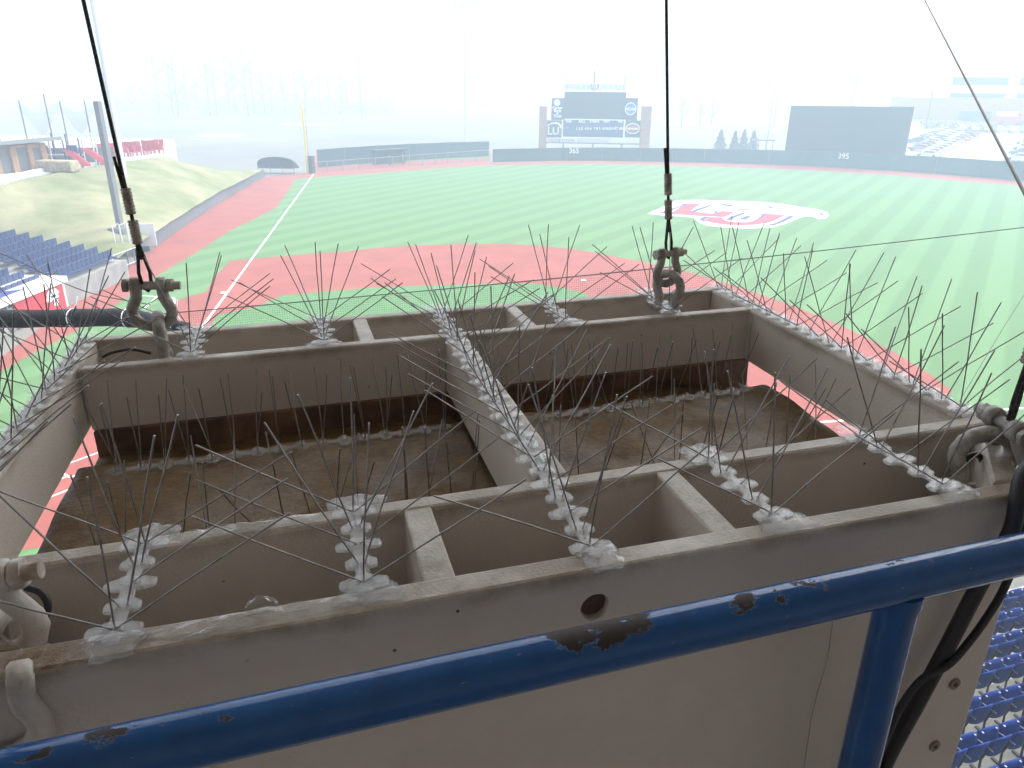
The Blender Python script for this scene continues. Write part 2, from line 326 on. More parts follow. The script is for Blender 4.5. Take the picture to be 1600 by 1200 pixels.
# lines
q2 = math.sqrt(.5)
lines = MB()
def line(a, b, w=.12, z=.016):
    a = Vector(a); b = Vector(b); d = (b-a).normalized(); n = Vector((-d.y, d.x, 0))*w/2
    lines.add([(p.x, p.y, z) for p in (a-n, b-n, b+n, a+n)], [(0, 1, 2, 3)])
def poly(pts, w=.1):
    for a, b in zip(pts, pts[1:]): line((a[0], a[1], 0), (b[0], b[1], 0), w)
line((-1.0, 1.0, 0), (-100.5*q2, 103*q2, 0), .17); line((1.0, 1.0, 0), (100*q2, 100*q2, 0), .17)
for sx in (-1, 1):
    poly([(sx*.37, -.9), (sx*1.6, -.9), (sx*1.6, .9), (sx*.37, .9), (sx*.37, -.9)])
poly([(-.55, -.9), (-.55, -2.6), (.55, -2.6), (.55, -.9)])
c1, c2, c3, c4 = (G(*p) for p in ((222, 462), (203, 495), (272, 466), (273, 500)))
poly([c2, c1], .14); poly([c1, c3], .14); poly([c3, c4], .14); poly([G(247, 462), G(226, 482)], .14)
S(lines.build('chalk_lines', M['white']))
def base_bag(p, label):
    b = MB(); b.box((0, 0, .04), (.38, .38, .08)); o = b.build('base_bag', M['white'], None, Matrix.Translation((p[0], p[1], .016)) @ Matrix.Rotation(math.pi/4, 4, 'Z'), .015)
    tag(o, label, 'base', 'bases on the infield')
base_bag((-27.43*q2+.15, 27.43*q2, 0), 'white third base bag on the left field foul line')
base_bag((0, 38.8, 0), 'white second base bag on the red dirt before the outfield')
base_bag((27.43*q2-.15, 27.43*q2, 0), 'white first base bag on the other foul line')
hp = MB(); hp.prism([(-.215, .2), (.215, .2), (.215, 0), (0, -.215), (-.215, 0)], .016, .03)
tag(hp.build('home_plate', M['white']), 'white five sided home plate between the batters boxes', 'home plate')

# field logo, laid flat in layers
lg = empty('field_logo', G(1150, 335), 'large red, white and blue LU eagle logo on the outfield turf', 'logo')
LG0 = G(1150, 335)
def logo(pts, z, m, name):
    P = [G(1010+x/5.3333, 300+y/5.3333)-LG0 for x, y in pts]; return sheet(name, P, z, m, lg)
logo([(10, 182), (130, 128), (250, 70), (480, 67), (700, 76), (900, 80), (1130, 100), (1300, 130), (1440, 148), (1508, 172), (1522, 195), (1495, 220), (1425, 226), (1395, 208), (1310, 203), (1250, 225), (1170, 262), (1050, 296), (850, 304), (650, 298), (510, 282), (440, 256), (400, 218), (330, 206), (170, 198)], .016, M['white'], 'white_outline')
logo([(345, 94), (465, 98), (420, 122), (370, 160), (470, 172), (560, 182), (630, 158), (745, 166), (700, 188), (650, 212), (560, 206), (440, 203), (185, 184), (250, 148)], .022, M['logo_red'], 'red_letter')
logo([(480, 232), (520, 218), (630, 214), (660, 240), (740, 252), (840, 252), (930, 232), (975, 205), (990, 180), (1165, 192), (1100, 226), (1020, 258), (900, 276), (780, 280), (650, 275), (540, 258)], .022, M['logo_red'], 'red_letter')
for pts in ([(90, 177), (150, 178), (190, 165), (240, 145), (338, 108), (335, 97), (260, 90), (305, 106), (180, 152)], [(350, 167), (400, 148), (510, 112), (548, 104), (560, 110), (470, 146), (395, 170)],
            [(440, 228), (475, 207), (600, 210), (628, 212), (515, 218), (478, 232), (520, 252), (462, 245)], [(660, 236), (695, 208), (800, 171), (846, 172), (745, 213), (702, 240)], [(760, 233), (825, 201), (882, 198), (832, 233)],
            [(900, 177), (990, 181), (983, 203), (935, 230), (878, 245), (940, 212), (962, 192)], [(960, 286), (1080, 256), (1190, 199), (1242, 200), (1150, 250), (1062, 282)], [(612, 95), (722, 108), (732, 123), (640, 116)],
            [(760, 137), (860, 143), (866, 153), (765, 150)], [(1010, 118), (1076, 122), (1070, 133), (1015, 136)], [(1200, 127), (1272, 136), (1206, 138)], [(1395, 163), (1465, 175), (1478, 190), (1442, 206), (1452, 186)], [(465, 88), (600, 86), (635, 96), (560, 93)], [(525, 152), (590, 158), (592, 175), (560, 183), (570, 165)]):
    logo(pts, .023, M['logo_blue'], 'blue_shadow')

# ------------------------------------------------------------------ outfield wall, made of panels
ow = empty('outfield_wall', WALL[0].copy(), 'long dark green padded outfield wall behind the red warning track', 'wall')
def wall_run(root, pts, hs, th, m, capm=None):
    o = root.matrix_world.translation
    for i in range(len(pts)-1):
        a, b = pts[i]-o, pts[i+1]-o; d = (b-a).normalized(); n = Vector((-d.y, d.x, 0))*th
        if n.dot(Vector((-a.x-o.x, 20-a.y-o.y, 0))) > 0: n = -n
        g = d*.015
        p = MB(); A, B = a+g, b-g
        z0, z1 = hs[i], hs[i+1]
        p.add([A, B, B+n, A+n, A+Z*z0, B+Z*z1, B+n+Z*z1, A+n+Z*z0], [(0, 1, 5, 4), (1, 2, 6, 5), (2, 3, 7, 6), (3, 0, 4, 7), (4, 5, 6, 7), (3, 2, 1, 0)])
        p.build('panel', m, root, None, .02)
wh = [2.36+.04*i for i in range(len(WALL))]
wall_run(ow, WALL, wh, .25, M['wallpad'])
def wall_text(s, px, py, i, size):
    d = (WALL[i+1]-WALL[i]).normalized(); n = Vector((d.y, -d.x, 0)); n = n if n.dot(CAM-WALL[i]) > 0 else -n
    p = on_plane(px, py, WALL[i]+n*.04, n); x = -(n.cross(Z)); x = Z.cross(n)
    Mx = Matrix(((x.x, 0, n.x, p.x), (x.y, 0, n.y, p.y), (x.z, 1, n.z, p.z), (0, 0, 0, 1)))
    t = text('distance_number', s, M['white'], size, Matrix.Translation(-ow.matrix_world.translation) @ Mx, ow, .01, bold=.02)
wall_text('365', 897, 236, 2, 1.35); wall_text('395', 1318, 244.3, 10, 1.35)
lw = empty('foul_wall', LWALL[0].copy(), 'low grey padded wall between the grass berm and warning track', 'wall')
wall_run(lw, LWALL, [1.65, 1.5, 1.42, 1.4, 1.36, 1.32, 1.3], .3, M['greywall'])

# ------------------------------------------------------------------ bullpen: fence, windscreen, shelter
bf = empty('bullpen_fence', fence[0].copy(), 'see-through bullpen fence with grey posts beside the yellow foul pole', 'fence')
f0 = fence[0]; rail_t = MB(); rail_b = MB()
tops = [Vector((p.x, p.y, z)) for p, z in zip(fence, (1.65, 1.75, 1.9, 2.0, 2.1))]
rail_t.tube([p-f0 for p in tops], .05, 6); rail_t.build('top_rail', M['rooftin'], bf)
for i in range(13):
    k = i/12*4; j = min(int(k), 3); p = fence[j].lerp(fence[j+1], k-j)-f0; t = tops[j].lerp(tops[j+1], k-j)-f0
    MB().cyl(p, t, .06, 6).build('post', M['rooftin'], bf)
cm = MB()
for i in range(4): cm.add([fence[i]-f0, fence[i+1]-f0, tops[i+1]-f0, tops[i]-f0], [(0, 1, 2, 3)])
cm.build('chain_link', M['chain'], bf)
S(sheet('bullpen_ground', [fence[0]+Vector((0, .1, 0)), fence[2], fence[4], G(768, 240), G(620, 236), G(492, 242)], .004, M['dirt']))
S(sheet('bullpen_turf', [G(552, 258), G(640, 252), G(762, 247), G(764, 243), G(560, 252)], .008, M['grass2']))
bs = empty('bullpen_windscreen', G(495, 264), 'blue-green windscreen wall at the back of the bullpen', 'wall')
bwp = [G(497, 262), G(540, 258), G(590, 254), G(640, 250.5), G(700, 247), G(764, 244)]
b0 = bs.matrix_world.translation.copy()
for i in range(5):
    a, b = bwp[i]-b0, bwp[i+1]-b0
    zt = [3.0, 3.05, 3.05, 3.05, 3.0, 2.9]
    p = MB(); n = Vector((0, .12, 0))
    p.add([a, b, b+n, a+n, a+Z*zt[i], b+Z*zt[i+1], b+n+Z*zt[i+1], a+n+Z*zt[i]], [(0, 1, 5, 4), (1, 2, 6, 5), (2, 3, 7, 6), (3, 0, 4, 7), (4, 5, 6, 7), (3, 2, 1, 0)])
    p.build('panel', M['wallpad'], bs); MB().cyl(a, a+Z*(zt[i]+.15), .06, 6).build('post', M['greypole'], bs)
sh = empty('bullpen_shelter', G(610, 256), 'black open-front shelter in front of the bullpen windscreen', 'shelter')
ang = math.atan2((bwp[3]-bwp[2]).y, (bwp[3]-bwp[2]).x); Rz = Matrix.Rotation(ang, 4, 'Z')
MB().box((0, 1.0, 1.25), (6.4, .15, 2.5), Rz).build('back_wall', M['black'], sh)
MB().box((0, .3, 2.55), (6.8, 2.0, .12), Rz).build('roof', M['black'], sh)
for x in (-3.1, 3.1): MB().box((x, .4, 1.25), (.15, 1.2, 2.5), Rz).build('side_wall', M['black'], sh)
pd = empty('gate_post', G(488, 271), 'square dark green padded post at the foul pole', 'post')
MB().box((0, 0, 1.4), (.9, .7, 2.8)).build('padding', M['wallpad'], pd, None, .05)
fp = empty('foul_pole', G(481, 271), 'tall yellow foul pole where the white line meets the fence', 'pole')
MB().cyl((0, 0, 0), (0, 0, 10.5), .17, 10).build('shaft', M['yellow'], fp)
MB().box((.3, .2, 6.4), (.28, .03, 7.6)).build('screen_wing', M['chain'], fp)
# people by the shelter
def person(loc, label, shirt, rz):
    me = bpy.data.meshes.new('person')
    vs = [(0, 0, .95), (0, 0, 1.2), (0, .02, 1.42), (0, .03, 1.52), (0, .04, 1.66), (.09, 0, .92), (.12, .03, .5), (.12, 0, .06), (.12, .12, .03), (-.09, 0, .92), (-.13, -.02, .5), (-.14, -.03, .06), (-.14, .1, .03),
          (.19, 0, 1.4), (.25, .02, 1.13), (.24, .1, .9), (-.19, 0, 1.4), (-.25, .02, 1.13), (-.23, .12, .92)]
    es = [(0, 1), (1, 2), (2, 3), (3, 4), (0, 5), (5, 6), (6, 7), (7, 8), (0, 9), (9, 10), (10, 11), (11, 12), (2, 13), (13, 14), (14, 15), (2, 16), (16, 17), (17, 18)]
    me.from_pydata(vs, es, []); o = link('person', me, shirt, None, Matrix.Translation(loc) @ Matrix.Rotation(rz, 4, 'Z'))
    sk = o.modifiers.new('skin', 'SKIN'); r = [.14, .15, .15, .06, .1, .09, .065, .05, .04, .09, .065, .05, .04, .06, .045, .035, .06, .045, .035]
    lay = me.skin_vertices[0] if me.skin_vertices else None
    if lay is None:
        bpy.context.view_layer.objects.active = o
    else:
        for i, v in enumerate(lay.data): v.radius = (r[i], r[i]); v.use_root = i == 0
    o.modifiers.new('sub', 'SUBSURF').levels = 1
    for m in o.modifiers:
        if m.type == 'SUBSURF': m.render_levels = 1
    h = MB(); h.tube([(0, .03, 1.56), (0, .04, 1.62), (0, .04, 1.72), (0, .03, 1.8)], [.06, .1, .105, .05], 10); h.build('head', M['skin'], o)
    lg_ = MB()
    for s in (1, -1): lg_.tube([(s*.09, 0, .95), (s*.125, .02, .5), (s*.13, -.01, .06)], [.105, .08, .065], 8)
    lg_.build('trousers', M['darkcloth'], o)
    tag(o, label, 'person', 'people in the bullpen')
person(G(630, 257.5), 'person in a red top standing in the bullpen', M['red'], 2.6)
person(G(609, 259), 'person in dark clothes standing in the bullpen', M['darkcloth'], 3.4)
# batting cage hood beyond the foul corner
bc = empty('batting_cage', Matrix.Translation(G(436, 270)) @ Matrix.Rotation(math.radians(32), 4, 'Z'), 'black arched batting cage hood parked beyond the foul wall', 'batting cage')
hood = MB(); nu, nv = 14, 8; vs = []
for i in range(nu+1):
    a = math.pi*i/nu; xx = -3.1*math.cos(a); hh = .9+1.75*max(0, math.sin(a))**.45
    for j in range(nv+1):
        tt = j/nv; vs.append((xx, -1.2+2.6*tt, max(.75, hh-.9*tt*tt)))
hood.add(vs, [(i*(nv+1)+j, (i+1)*(nv+1)+j, (i+1)*(nv+1)+j+1, i*(nv+1)+j+1) for i in range(nu) for j in range(nv)], True)
ho = hood.build('hood', M['netblack'], bc); ho.modifiers.new('thick', 'SOLIDIFY').thickness = .06
fn = MB(); fv = [(-3.1*math.cos(math.pi*i/nu), -1.21, .9+1.75*max(0, math.sin(math.pi*i/nu))**.45) for i in range(nu+1)]; fn.add(fv, [tuple(range(nu+1))]); fn.build('front_net', M['netblack'], bc)
for x in (-3.0, -1.0, 1.0, 3.0): MB().cyl((x, -1.2, 0), (x, -1.2, 1.2), .06, 6).build('leg', M['greypole'], bc)
MB().box((0, -1.2, .85), (6.2, .1, .12)).build('crossbar', M['greypole'], bc)

# ------------------------------------------------------------------ scoreboard
P0 = AT(928, 228, 162); nsb = Vector((CAM.x-P0.x, CAM.y-P0.y, 0)).normalized(); xsb = Z.cross(nsb)
P0.z = 0
SB = empty('scoreboard', Matrix(((xsb.x, nsb.x*-1, 0, P0.x), (xsb.y, nsb.y*-1, 0, P0.y), (0, 0, 1, 0), (0, 0, 0, 1))), 'big navy scoreboard between two brick columns beyond the outfield wall', 'scoreboard')
def sbp(px, py):
    p = on_plane(px, py, P0, nsb); return ((p-P0).dot(xsb), p.z)
def sbox(x0, y0, x1, y1, name, m, off=0, th=.6, parent=None, z0=None):
    ax, az = sbp(x0, y0); bx, bz = sbp(x1, y1)
    if z0 is not None: bz = z0
    b = MB(); b.box(((ax+bx)/2, off+th/2, (az+bz)/2), (abs(bx-ax), th, abs(az-bz))); return b.build(name, m, parent or SB)
def stext(s, px, py, hpx, m, off=-.03, bold=.0, wpx=None):
    x, z = sbp(px, py); size = hpx/7.24*1.38
    o = text('lettering', s, m, size, Matrix(((1, 0, 0, x), (0, 0, -1, off), (0, 1, 0, z), (0, 0, 0, 1))), SB, .01, bold=bold)
    return o
for a, b in ((843, 853), (1003, 1013.5)):
    c = sbox(a, 166, b, 240, 'brick_column', M['brick'], -.3, 1.5, z0=0); sbox(a-.6, 164, b+.6, 166.5, 'coping', M['pale'], -.4, 1.7, c)
sbox(882, 143, 976, 187, 'video_screen', M['screen'], -.05, .9)
sbox(862, 153, 882, 188, 'advert_panel', M['navy'], 0, .7); sbox(976, 153, 995, 188, 'advert_panel', M['navy'], 0, .7)
sbox(853, 188, 878, 215, 'advert_panel', M['navy'], 0, .7); sbox(976.5, 188, 1001, 215, 'advert_panel', M['navy'], 0, .7)
lp = sbox(878, 187, 976, 215, 'line_score_panel', M['board_blue'], 0, .75)
for r in ((878, 187, 976, 188.2), (878, 213.6, 976, 215), (878, 187, 879.3, 215), (974.8, 187, 976, 215)): sbox(*r, 'white_border', M['white'], -.03, .06, lp)
sbox(853, 215.5, 901, 223.5, 'white_sign', M['white'], 0, .5); sbox(902, 215.5, 950, 223.5, 'white_sign', M['pale'], 0, .5); sbox(951, 215.5, 1000, 223.5, 'white_sign', M['white'], 0, .5)
sbox(853, 223.6, 1000, 224.4, 'sign_rail', M['greypole'], 0, .4)
for x in (880, 926, 971): sbox(x-.9, 224, x+.9, 240, 'leg', M['greypole'], .1, .4, z0=0)
tr = sbox(882, 140.5, 976, 142.5, 'truss_beam', M['lightpole'], .2, .3)
sbox(882, 129, 976, 130, 'truss_beam', M['lightpole'], .2, .3)
for x in (882, 976): sbox(x-.5, 116, x+.5, 143, 'mast', M['lightpole'], .2, .25)
sbox(928, 111, 928.8, 143, 'mast', M['greypole'], .25, .2)
for x in (909, 948): sbox(x-.4, 116, x+.4, 130, 'mast', M['lightpole'], .2, .2)
for i in range(9): sbox(912+i*4, 113.2, 914.6+i*4, 114.6, 'red_lamp', M['redchair'], .2, .2)
stext('LIBERTY', 904, 136, 9, M['white'], .1, .03); stext('BASEBALL', 955, 136, 9, M['white'], .1, .03); stext('LU', 929, 136, 8, M['logo_red'], .1, .03)
sbox(883, 131, 975, 141, 'name_backing', M['pale'], .32, .06)
def disc(px, py, rx, ry, m, off, name='disc'):
    x, z = sbp(px, py); b = MB(); n = 24; rx /= 7.24; ry /= 7.24
    vs = [(x+rx*math.cos(2*math.pi*k/n), y, z+ry*math.sin(2*math.pi*k/n)) for y in (off, off+.05) for k in range(n)]
    b.add(vs, [tuple(range(n)), tuple(range(n, 2*n))[::-1]]+[(k, n+k, n+(k+1) % n, (k+1) % n) for k in range(n)]); return b.build(name, m, SB)
disc(870.5, 160.5, 5, 5, M['white'], -.06)
for s, y in (('Carter', 168.5), ('Bank', 173), ('&', 177), ('Trust', 181.5)): stext(s, 871, y, 4.2, M['white'], -.06, .03)
disc(985.3, 170, 8.7, 9.2, M['white'], -.06); disc(985.3, 170, 7.4, 7.9, M['cyan'], -.07); stext('NCAA', 985.3, 170.5, 4.2, M['white'], -.09, .03)
disc(988.5, 201, 11, 8, M['white'], -.06); disc(988.5, 201, 9.6, 6.6, M['logo_red'], -.07); sbox(980.5, 199.4, 996.5, 202.6, 'white_bar', M['white'], -.09, .02)
stext('LU', 864.5, 205, 11.5, M['white'], -.06, .05)
b = MB(); pts = [sbp(855+x/26.66, 180+y/26.66) for x, y in ((0, 440), (40, 380), (200, 300), (380, 285), (520, 330), (600, 420), (600, 520), (560, 570), (520, 480), (440, 380), (300, 360), (120, 400), (20, 480))]
b.add([(x, -.05, z) for x, z in pts], [tuple(range(len(pts)))]); b.build('eagle_crest', M['white'], SB)
for s, x in (('TIME', 888), ('BALL', 909.5), ('STRIKE', 929), ('OUT', 948), ('H/E', 969)): stext(s, x, 190, 3.4, M['white'], -.04, .03)
for i, s in enumerate('1 2 3 4 5 6 7 8 9'.split()): stext(s, 901.3+[0, 4, 8, 13.7, 17.7, 21.7, 27.5, 31.5, 35.5][i], 201, 4, M['white'], -.04, .03)
for s, x in (('10', 942.5), ('RUN', 951.5), ('HIT', 961.5), ('ERR', 971.5)): stext(s, x, 201, 3.6, M['white'], -.04, .03)
sbox(881, 199.6, 888, 200.4, 'white_dash', M['white'], -.04, .03)
stext('HOMETOWN', 878, 219.5, 5, M['logo_red'], -.04, 0)
# batter's eye
e0, e1 = G(1228, 259), G(1420, 268.5); dE = (e1-e0).normalized(); nE = Vector((dE.y, -dE.x, 0)); nE = nE if nE.dot(CAM-e0) > 0 else -nE
be0 = e0-nE*4.0
be = empty('batters_eye_screen', be0.copy(), 'large plain black batters eye screen above the outfield wall', 'screen')
c = [on_plane(x, y, be0, nE)-be0 for x, y in ((1236.5, 165), (1428.5, 167), (1418, 250), (1227, 245))]
bw = (c[1]-c[0]); 
for i in range(6):
    a0, a1 = i/6, (i+1)/6
    q_ = [c[0].lerp(c[1], a0), c[0].lerp(c[1], a1), c[3].lerp(c[2], a1), c[3].lerp(c[2], a0)]
    q_[2].z = q_[3].z = .2; q_[2].x, q_[2].y = q_[1].x, q_[1].y; q_[3].x, q_[3].y = q_[0].x, q_[0].y
    n = -nE*.3; p = MB(); p.add(q_+[w+n for w in q_], [(0, 3, 2, 1), (4, 5, 6, 7), (0, 1, 5, 4), (1, 2, 6, 5), (2, 3, 7, 6), (3, 0, 4, 7)]); p.build('panel', M['black'], be)
for a in (0, .2, .4, .6, .8, 1): 
    w = c[0].lerp(c[1], a)-nE*.5; MB().cyl((w.x, w.y, 0), (w.x, w.y, w.z), .12, 6).build('post', M['greypole'], be)

# ------------------------------------------------------------------ berm, plaza and everything on the far left
lowp = [((-60, 372), 1.3), ((0, 376), 1.3), ((60, 382), 1.3), ((120, 392), 1.3), ((185, 402), 1.3), ((235, 366), 1.62), ((268, 345), 1.45), ((300, 326), 1.38), ((340, 302), 1.36), ((372, 286), 1.33), ((410, 266), 1.28)]
cst = [((-60, 300), 5), ((0, 292), 5), ((40, 281), 5), ((80, 273), 5), ((120, 266), 5), ((160, 259), 5), ((205, 252), 5), ((250, 246), 5), ((300, 256), 4.0), ((345, 266), 2.7), ((412, 265), 1.2)]
nC, nR = len(lowp), 12
bm_ = MB(); vs = []; rb = random.Random(3)
SUB = 6
cols = []
for i in range(nC-1):
    for s in range(SUB): cols.append((i, s/SUB))
cols.append((nC-2, 1.0))
for (i, s) in cols:
    A = G(*lowp[i][0], lowp[i][1]).lerp(G(*lowp[i+1][0], lowp[i+1][1]), s); B = G(*cst[i][0], cst[i][1]).lerp(G(*cst[i+1][0], cst[i+1][1]), s)
    for r in range(nR+1):
        t = r/nR; p = A.lerp(B, t); p.z = A.z+(B.z-A.z)*(t**.9)+.06*math.sin(3*t+i)+rb.uniform(-.03, .03); vs.append(p)
    for r in range(1, 4): p = B+Vector((-.55, .45, 0))*r*2.5; p.z = B.z-.9*max(0, r-1)-(.0 if B.z > 4.5 else .4*r); vs.append(p)
W_ = nR+4
bm_.add(vs, [(a*W_+r, (a+1)*W_+r, (a+1)*W_+r+1, a*W_+r+1) for a in range(len(cols)-1) for r in range(W_-1)], True)
S(bm_.build('grass_berm', M['berm']))
pl = [G(-60, 296, 4.9), G(0, 288, 4.9), G(80, 270, 4.9), G(160, 257, 4.9), G(252, 244, 4.9), Vector((-92, 62, 0)), Vector((-120, 50, 0)), Vector((-120, 0, 0)), Vector((-80, -20, 0))]
pb = MB(); pb.prism([(p.x, p.y) for p in pl], 0.3, 4.99); S(pb.build('plaza', M['concrete']))
# white edge kerb of the plaza
ke = [G(x, y, 5.0) for x, y in ((-20, 282), (40, 275), (70, 268), (120, 263), (160, 257), (205, 251), (252, 244.5))]
kb = MB()
for a, b_ in zip(ke, ke[1:]):
    n = Vector((-(b_-a).y, (b_-a).x, 0)).normalized()*.5; kb.add([a-Z*.3, b_-Z*.3, b_+n-Z*.3, a+n-Z*.3, a+Z*.35, b_+Z*.35, b_+n+Z*.35, a+n+Z*.35], [(0, 1, 5, 4), (1, 2, 6, 5), (2, 3, 7, 6), (3, 0, 4, 7), (4, 5, 6, 7)])
S(kb.build('plaza_kerb', M['pale']))
# brick building with three dark doors
bA, bB = G(-40, 279, 5), G(79, 263, 5); dB = (bB-bA).normalized(); nB = Vector((dB.y, -dB.x, 0)); nB = nB if nB.dot(CAM-bA) > 0 else -nB
bld = empty('concession_building', Matrix(((dB.x, -nB.x, 0, bB.x), (dB.y, -nB.y, 0, bB.y), (0, 0, 1, 5), (0, 0, 0, 1))), 'tan brick building with three dark doors above the berm', 'building')
LB = (bB-bA).length
doors = [(-4.9, 1.35), (-2.95, 1.35), (-1.05, 1.1)]
def bpx(px, py):
    p = on_plane(px, py, bB, nB); return ((p-bB).dot(dB), p.z-5)
zt = bpx(79, 222)[1]
edges = [-LB]; wl = MB()
for dx0, dx1 in ((3, 22), (31, 49.5), (57, 70)):
    x0, x1 = bpx(dx0, 260)[0], bpx(dx1, 260)[0]
    wl_h = bpx((dx0+dx1)/2, 230)[1]
    MB().box(((edges[-1]+x0)/2, 2, zt/2), (x0-edges[-1], 4, zt)).build('wall', M['brick2'], bld)
    MB().box(((x0+x1)/2, 2.06, (wl_h+zt)/2), (x1-x0, 3.88, zt-wl_h)).build('wall', M['brick2'], bld)
    d = MB().box(((x0+x1)/2, .35, wl_h/2), (x1-x0, .1, wl_h)).build('door', M['greypole'], bld)
    edges.append(x1)
MB().box((edges[-1]/2, 2, zt/2), (-edges[-1], 4, zt)).build('wall', M['brick2'], bld)
rf = MB(); rf.add([(-LB-1, -1.4, zt+.25), (1.0, -1.4, zt+.25), (1.0, 5, zt-.3), (-LB-1, 5, zt-.3), (-LB-1, -1.4, zt+.65), (1.0, -1.4, zt+.65), (1.0, 5, zt+.1), (-LB-1, 5, zt+.1)], [(0, 3, 2, 1), (4, 5, 6, 7), (0, 1, 5, 4), (1, 2, 6, 5), (2, 3, 7, 6), (3, 0, 4, 7)])
rf.build('roof', M['rooftin'], bld)
# stone block, planter bed
st = empty('stone_block', G(92, 268, 4.95), 'rough tan stone block at the corner of the plaza', 'stone')
b = MB(); b.box((0, 0, .6), (4.2, 1.6, 1.2), Matrix.Rotation(.5, 4, 'Z')); b.build('boulder', M['stone'], st, None, .2)
# net poles and sagging net behind the playground
def pole(name, base, h, r, m, label, grp=None, n=8, taper=1):
    o = MB().tube([(0, 0, 0), (0, 0, h)], [r, r*taper], n).build(name, m, None, Matrix.Translation(base)); return tag(o, label, 'pole', grp)
for i, (x, yb, yt) in enumerate(((10, 262, 199), (48, 255, 195), (88, 258, 191), (110, 256, 199), (147, 254, 194))):
    b = G(x+ (3 if i else 0), yb, 5.0); pole('net_pole', b, 7.0 if i != 2 else 7.8, .09, M['greypole'], 'thin dark net pole behind the playground', 'net poles behind the playground')
sn = MB(); A, B = G(48, 255, 5)+Z*6.6, G(165, 252, 5)+Z*6.8; vs = []
for i in range(13):
    t = i/12; p = A.lerp(B, t)
    for j in range(4): vs.append(p+Z*(-j*.55*(.5+math.sin(t*math.pi*2.0)**2)-1.1*math.sin(t*math.pi*2)**2))
sn.add(vs, [(i*4+j, (i+1)*4+j, (i+1)*4+j+1, i*4+j+1) for i in range(12) for j in range(3)]); tag(sn.build('shade_net', M['chain']), 'grey net sagging between the poles over the playground', 'net')
# playground
pg0 = G(112, 262, 5.0)
pg = empty('playground', Matrix.Translation(pg0) @ Matrix.Rotation(math.radians(52), 4, 'Z'), 'playground with red slides and blue posts behind the berm', 'playground')
for x in (-3.2, -1.8, -.4, 1.2, 2.6):
    for y in (0, 1.6): MB().cyl((x, y, 0), (x, y, 3.4+.4*math.sin(x*3+y)), .09, 6).build('post', M['lightpole'] if (x+y) % 2 < 1 else M['logo_blue'], pg)
MB().box((-1.1, .8, 1.3), (4.6, 1.7, .15)).build('deck', M['greypole'], pg)
for x, dx in ((-.6, 2.0), (1.4, 2.2)):
    s_ = MB(); s_.add([(x, -.1, 1.9), (x+.8, -.1, 1.9), (x+dx+.8, -.9, .2), (x+dx, -.9, .2), (x, .1, 2.1), (x+.8, .1, 2.1), (x+dx+.8, -.7, .45), (x+dx, -.7, .45)], [(0, 1, 2, 3), (4, 7, 6, 5), (0, 4, 5, 1), (1, 5, 6, 2), (2, 6, 7, 3), (3, 7, 4, 0)]); s_.build('slide', M['redchair'], pg)
for x in (-2.5, 0.4): MB().box((x, -.05, 2.0), (1.1, .1, .9)).build('panel', M['redchair'] if x < 0 else M['logo_blue'], pg)
MB().box((-.5, 2.2, 1.0), (9.5, .06, 2.0)).build('fence_screen', M['greypole'], pg)
# red stacked plaza chairs
rc = MB(); rc.box((0, 0, .42), (.5, .5, .06)); rc.box((0, .24, .75), (.5, .05, .6))
for x in (-.2, .2):
    for y in (-.2, .2): rc.box((x, y, .2), (.05, .05, .4))
proto = None
for i in range(30):
    row, k = divmod(i, 15); px = 156+k*6.9; py = 249.5-k*.62-row*3.0+RND.uniform(-.6, .6)
    if 157 < px < 163: pass
    p = G(px, py, 5.0); p.z = 5.0
    Mx = Matrix.Translation(p+Vector((-.3, .2, row*.35))) @ Matrix.Rotation(RND.uniform(-.5, .5)+.9, 4, 'Z') @ Matrix.Scale(1.25, 4)
    if proto is None: proto = rc.build('plaza_chair', M['redchair'], None, Mx)
    else: o = proto.copy(); COL.objects.link(o); o.matrix_world = Mx
    o = proto if i == 0 else o
    tag(o, 'small red plastic chair on the white edge of the plaza', 'chair', 'red chairs along the plaza edge')
# big poles on the left
np_ = empty('net_support_pole', G(196, 397), 'thick grey square pole standing at the end of the foul wall', 'pole')
MB().box((0, 0, 6.4), (.45, .45, 12.8), Matrix.Rotation(.4, 4, 'Z')).build('shaft', M['greypole'], np_)
MB().box((.1, -.5, 1.2), (1.5, .7, 2.4), Matrix.Rotation(.4, 4, 'Z')).build('padding', M['greywall'], np_, None, .05)
MB().box((1.9, 0.2, 1.6), (1.6, .15, 2.0), Matrix.Rotation(.9, 4, 'Z')).build('sign_panel', M['pale'], np_, None, .03)
def light_tower(base, h, label, r=.35):
    o = empty('light_tower', base, label, 'light tower', 'stadium light towers')
    MB().tube([(0, 0, 0), (0, 0, h)], [r, r*.55], 10).build('mast', M['lightpole'], o)
    MB().box((0, 0, h-.6), (5, .2, .2), Matrix.Rotation(.6, 4, 'Z')).build('crossarm', M['lightpole'], o)
    for i in range(5): MB().box((-2+i, -.3, h-.2), (.6, .4, .6), Matrix.Rotation(.6, 4, 'Z')).build('floodlight', M['pale'], o)
light_tower(G(194, 277, 4.6), 29, 'pale stadium light tower standing on the crest of the berm', .37)
lt = AT(1322, 235, 215); lt.z = 0; light_tower(lt, 33, 'pale stadium light tower rising behind the batters eye screen', .42)
lt = AT(728, 232, 190); lt.z = 0; light_tower(lt, 31, 'pale stadium light tower far behind the bullpen', .35)
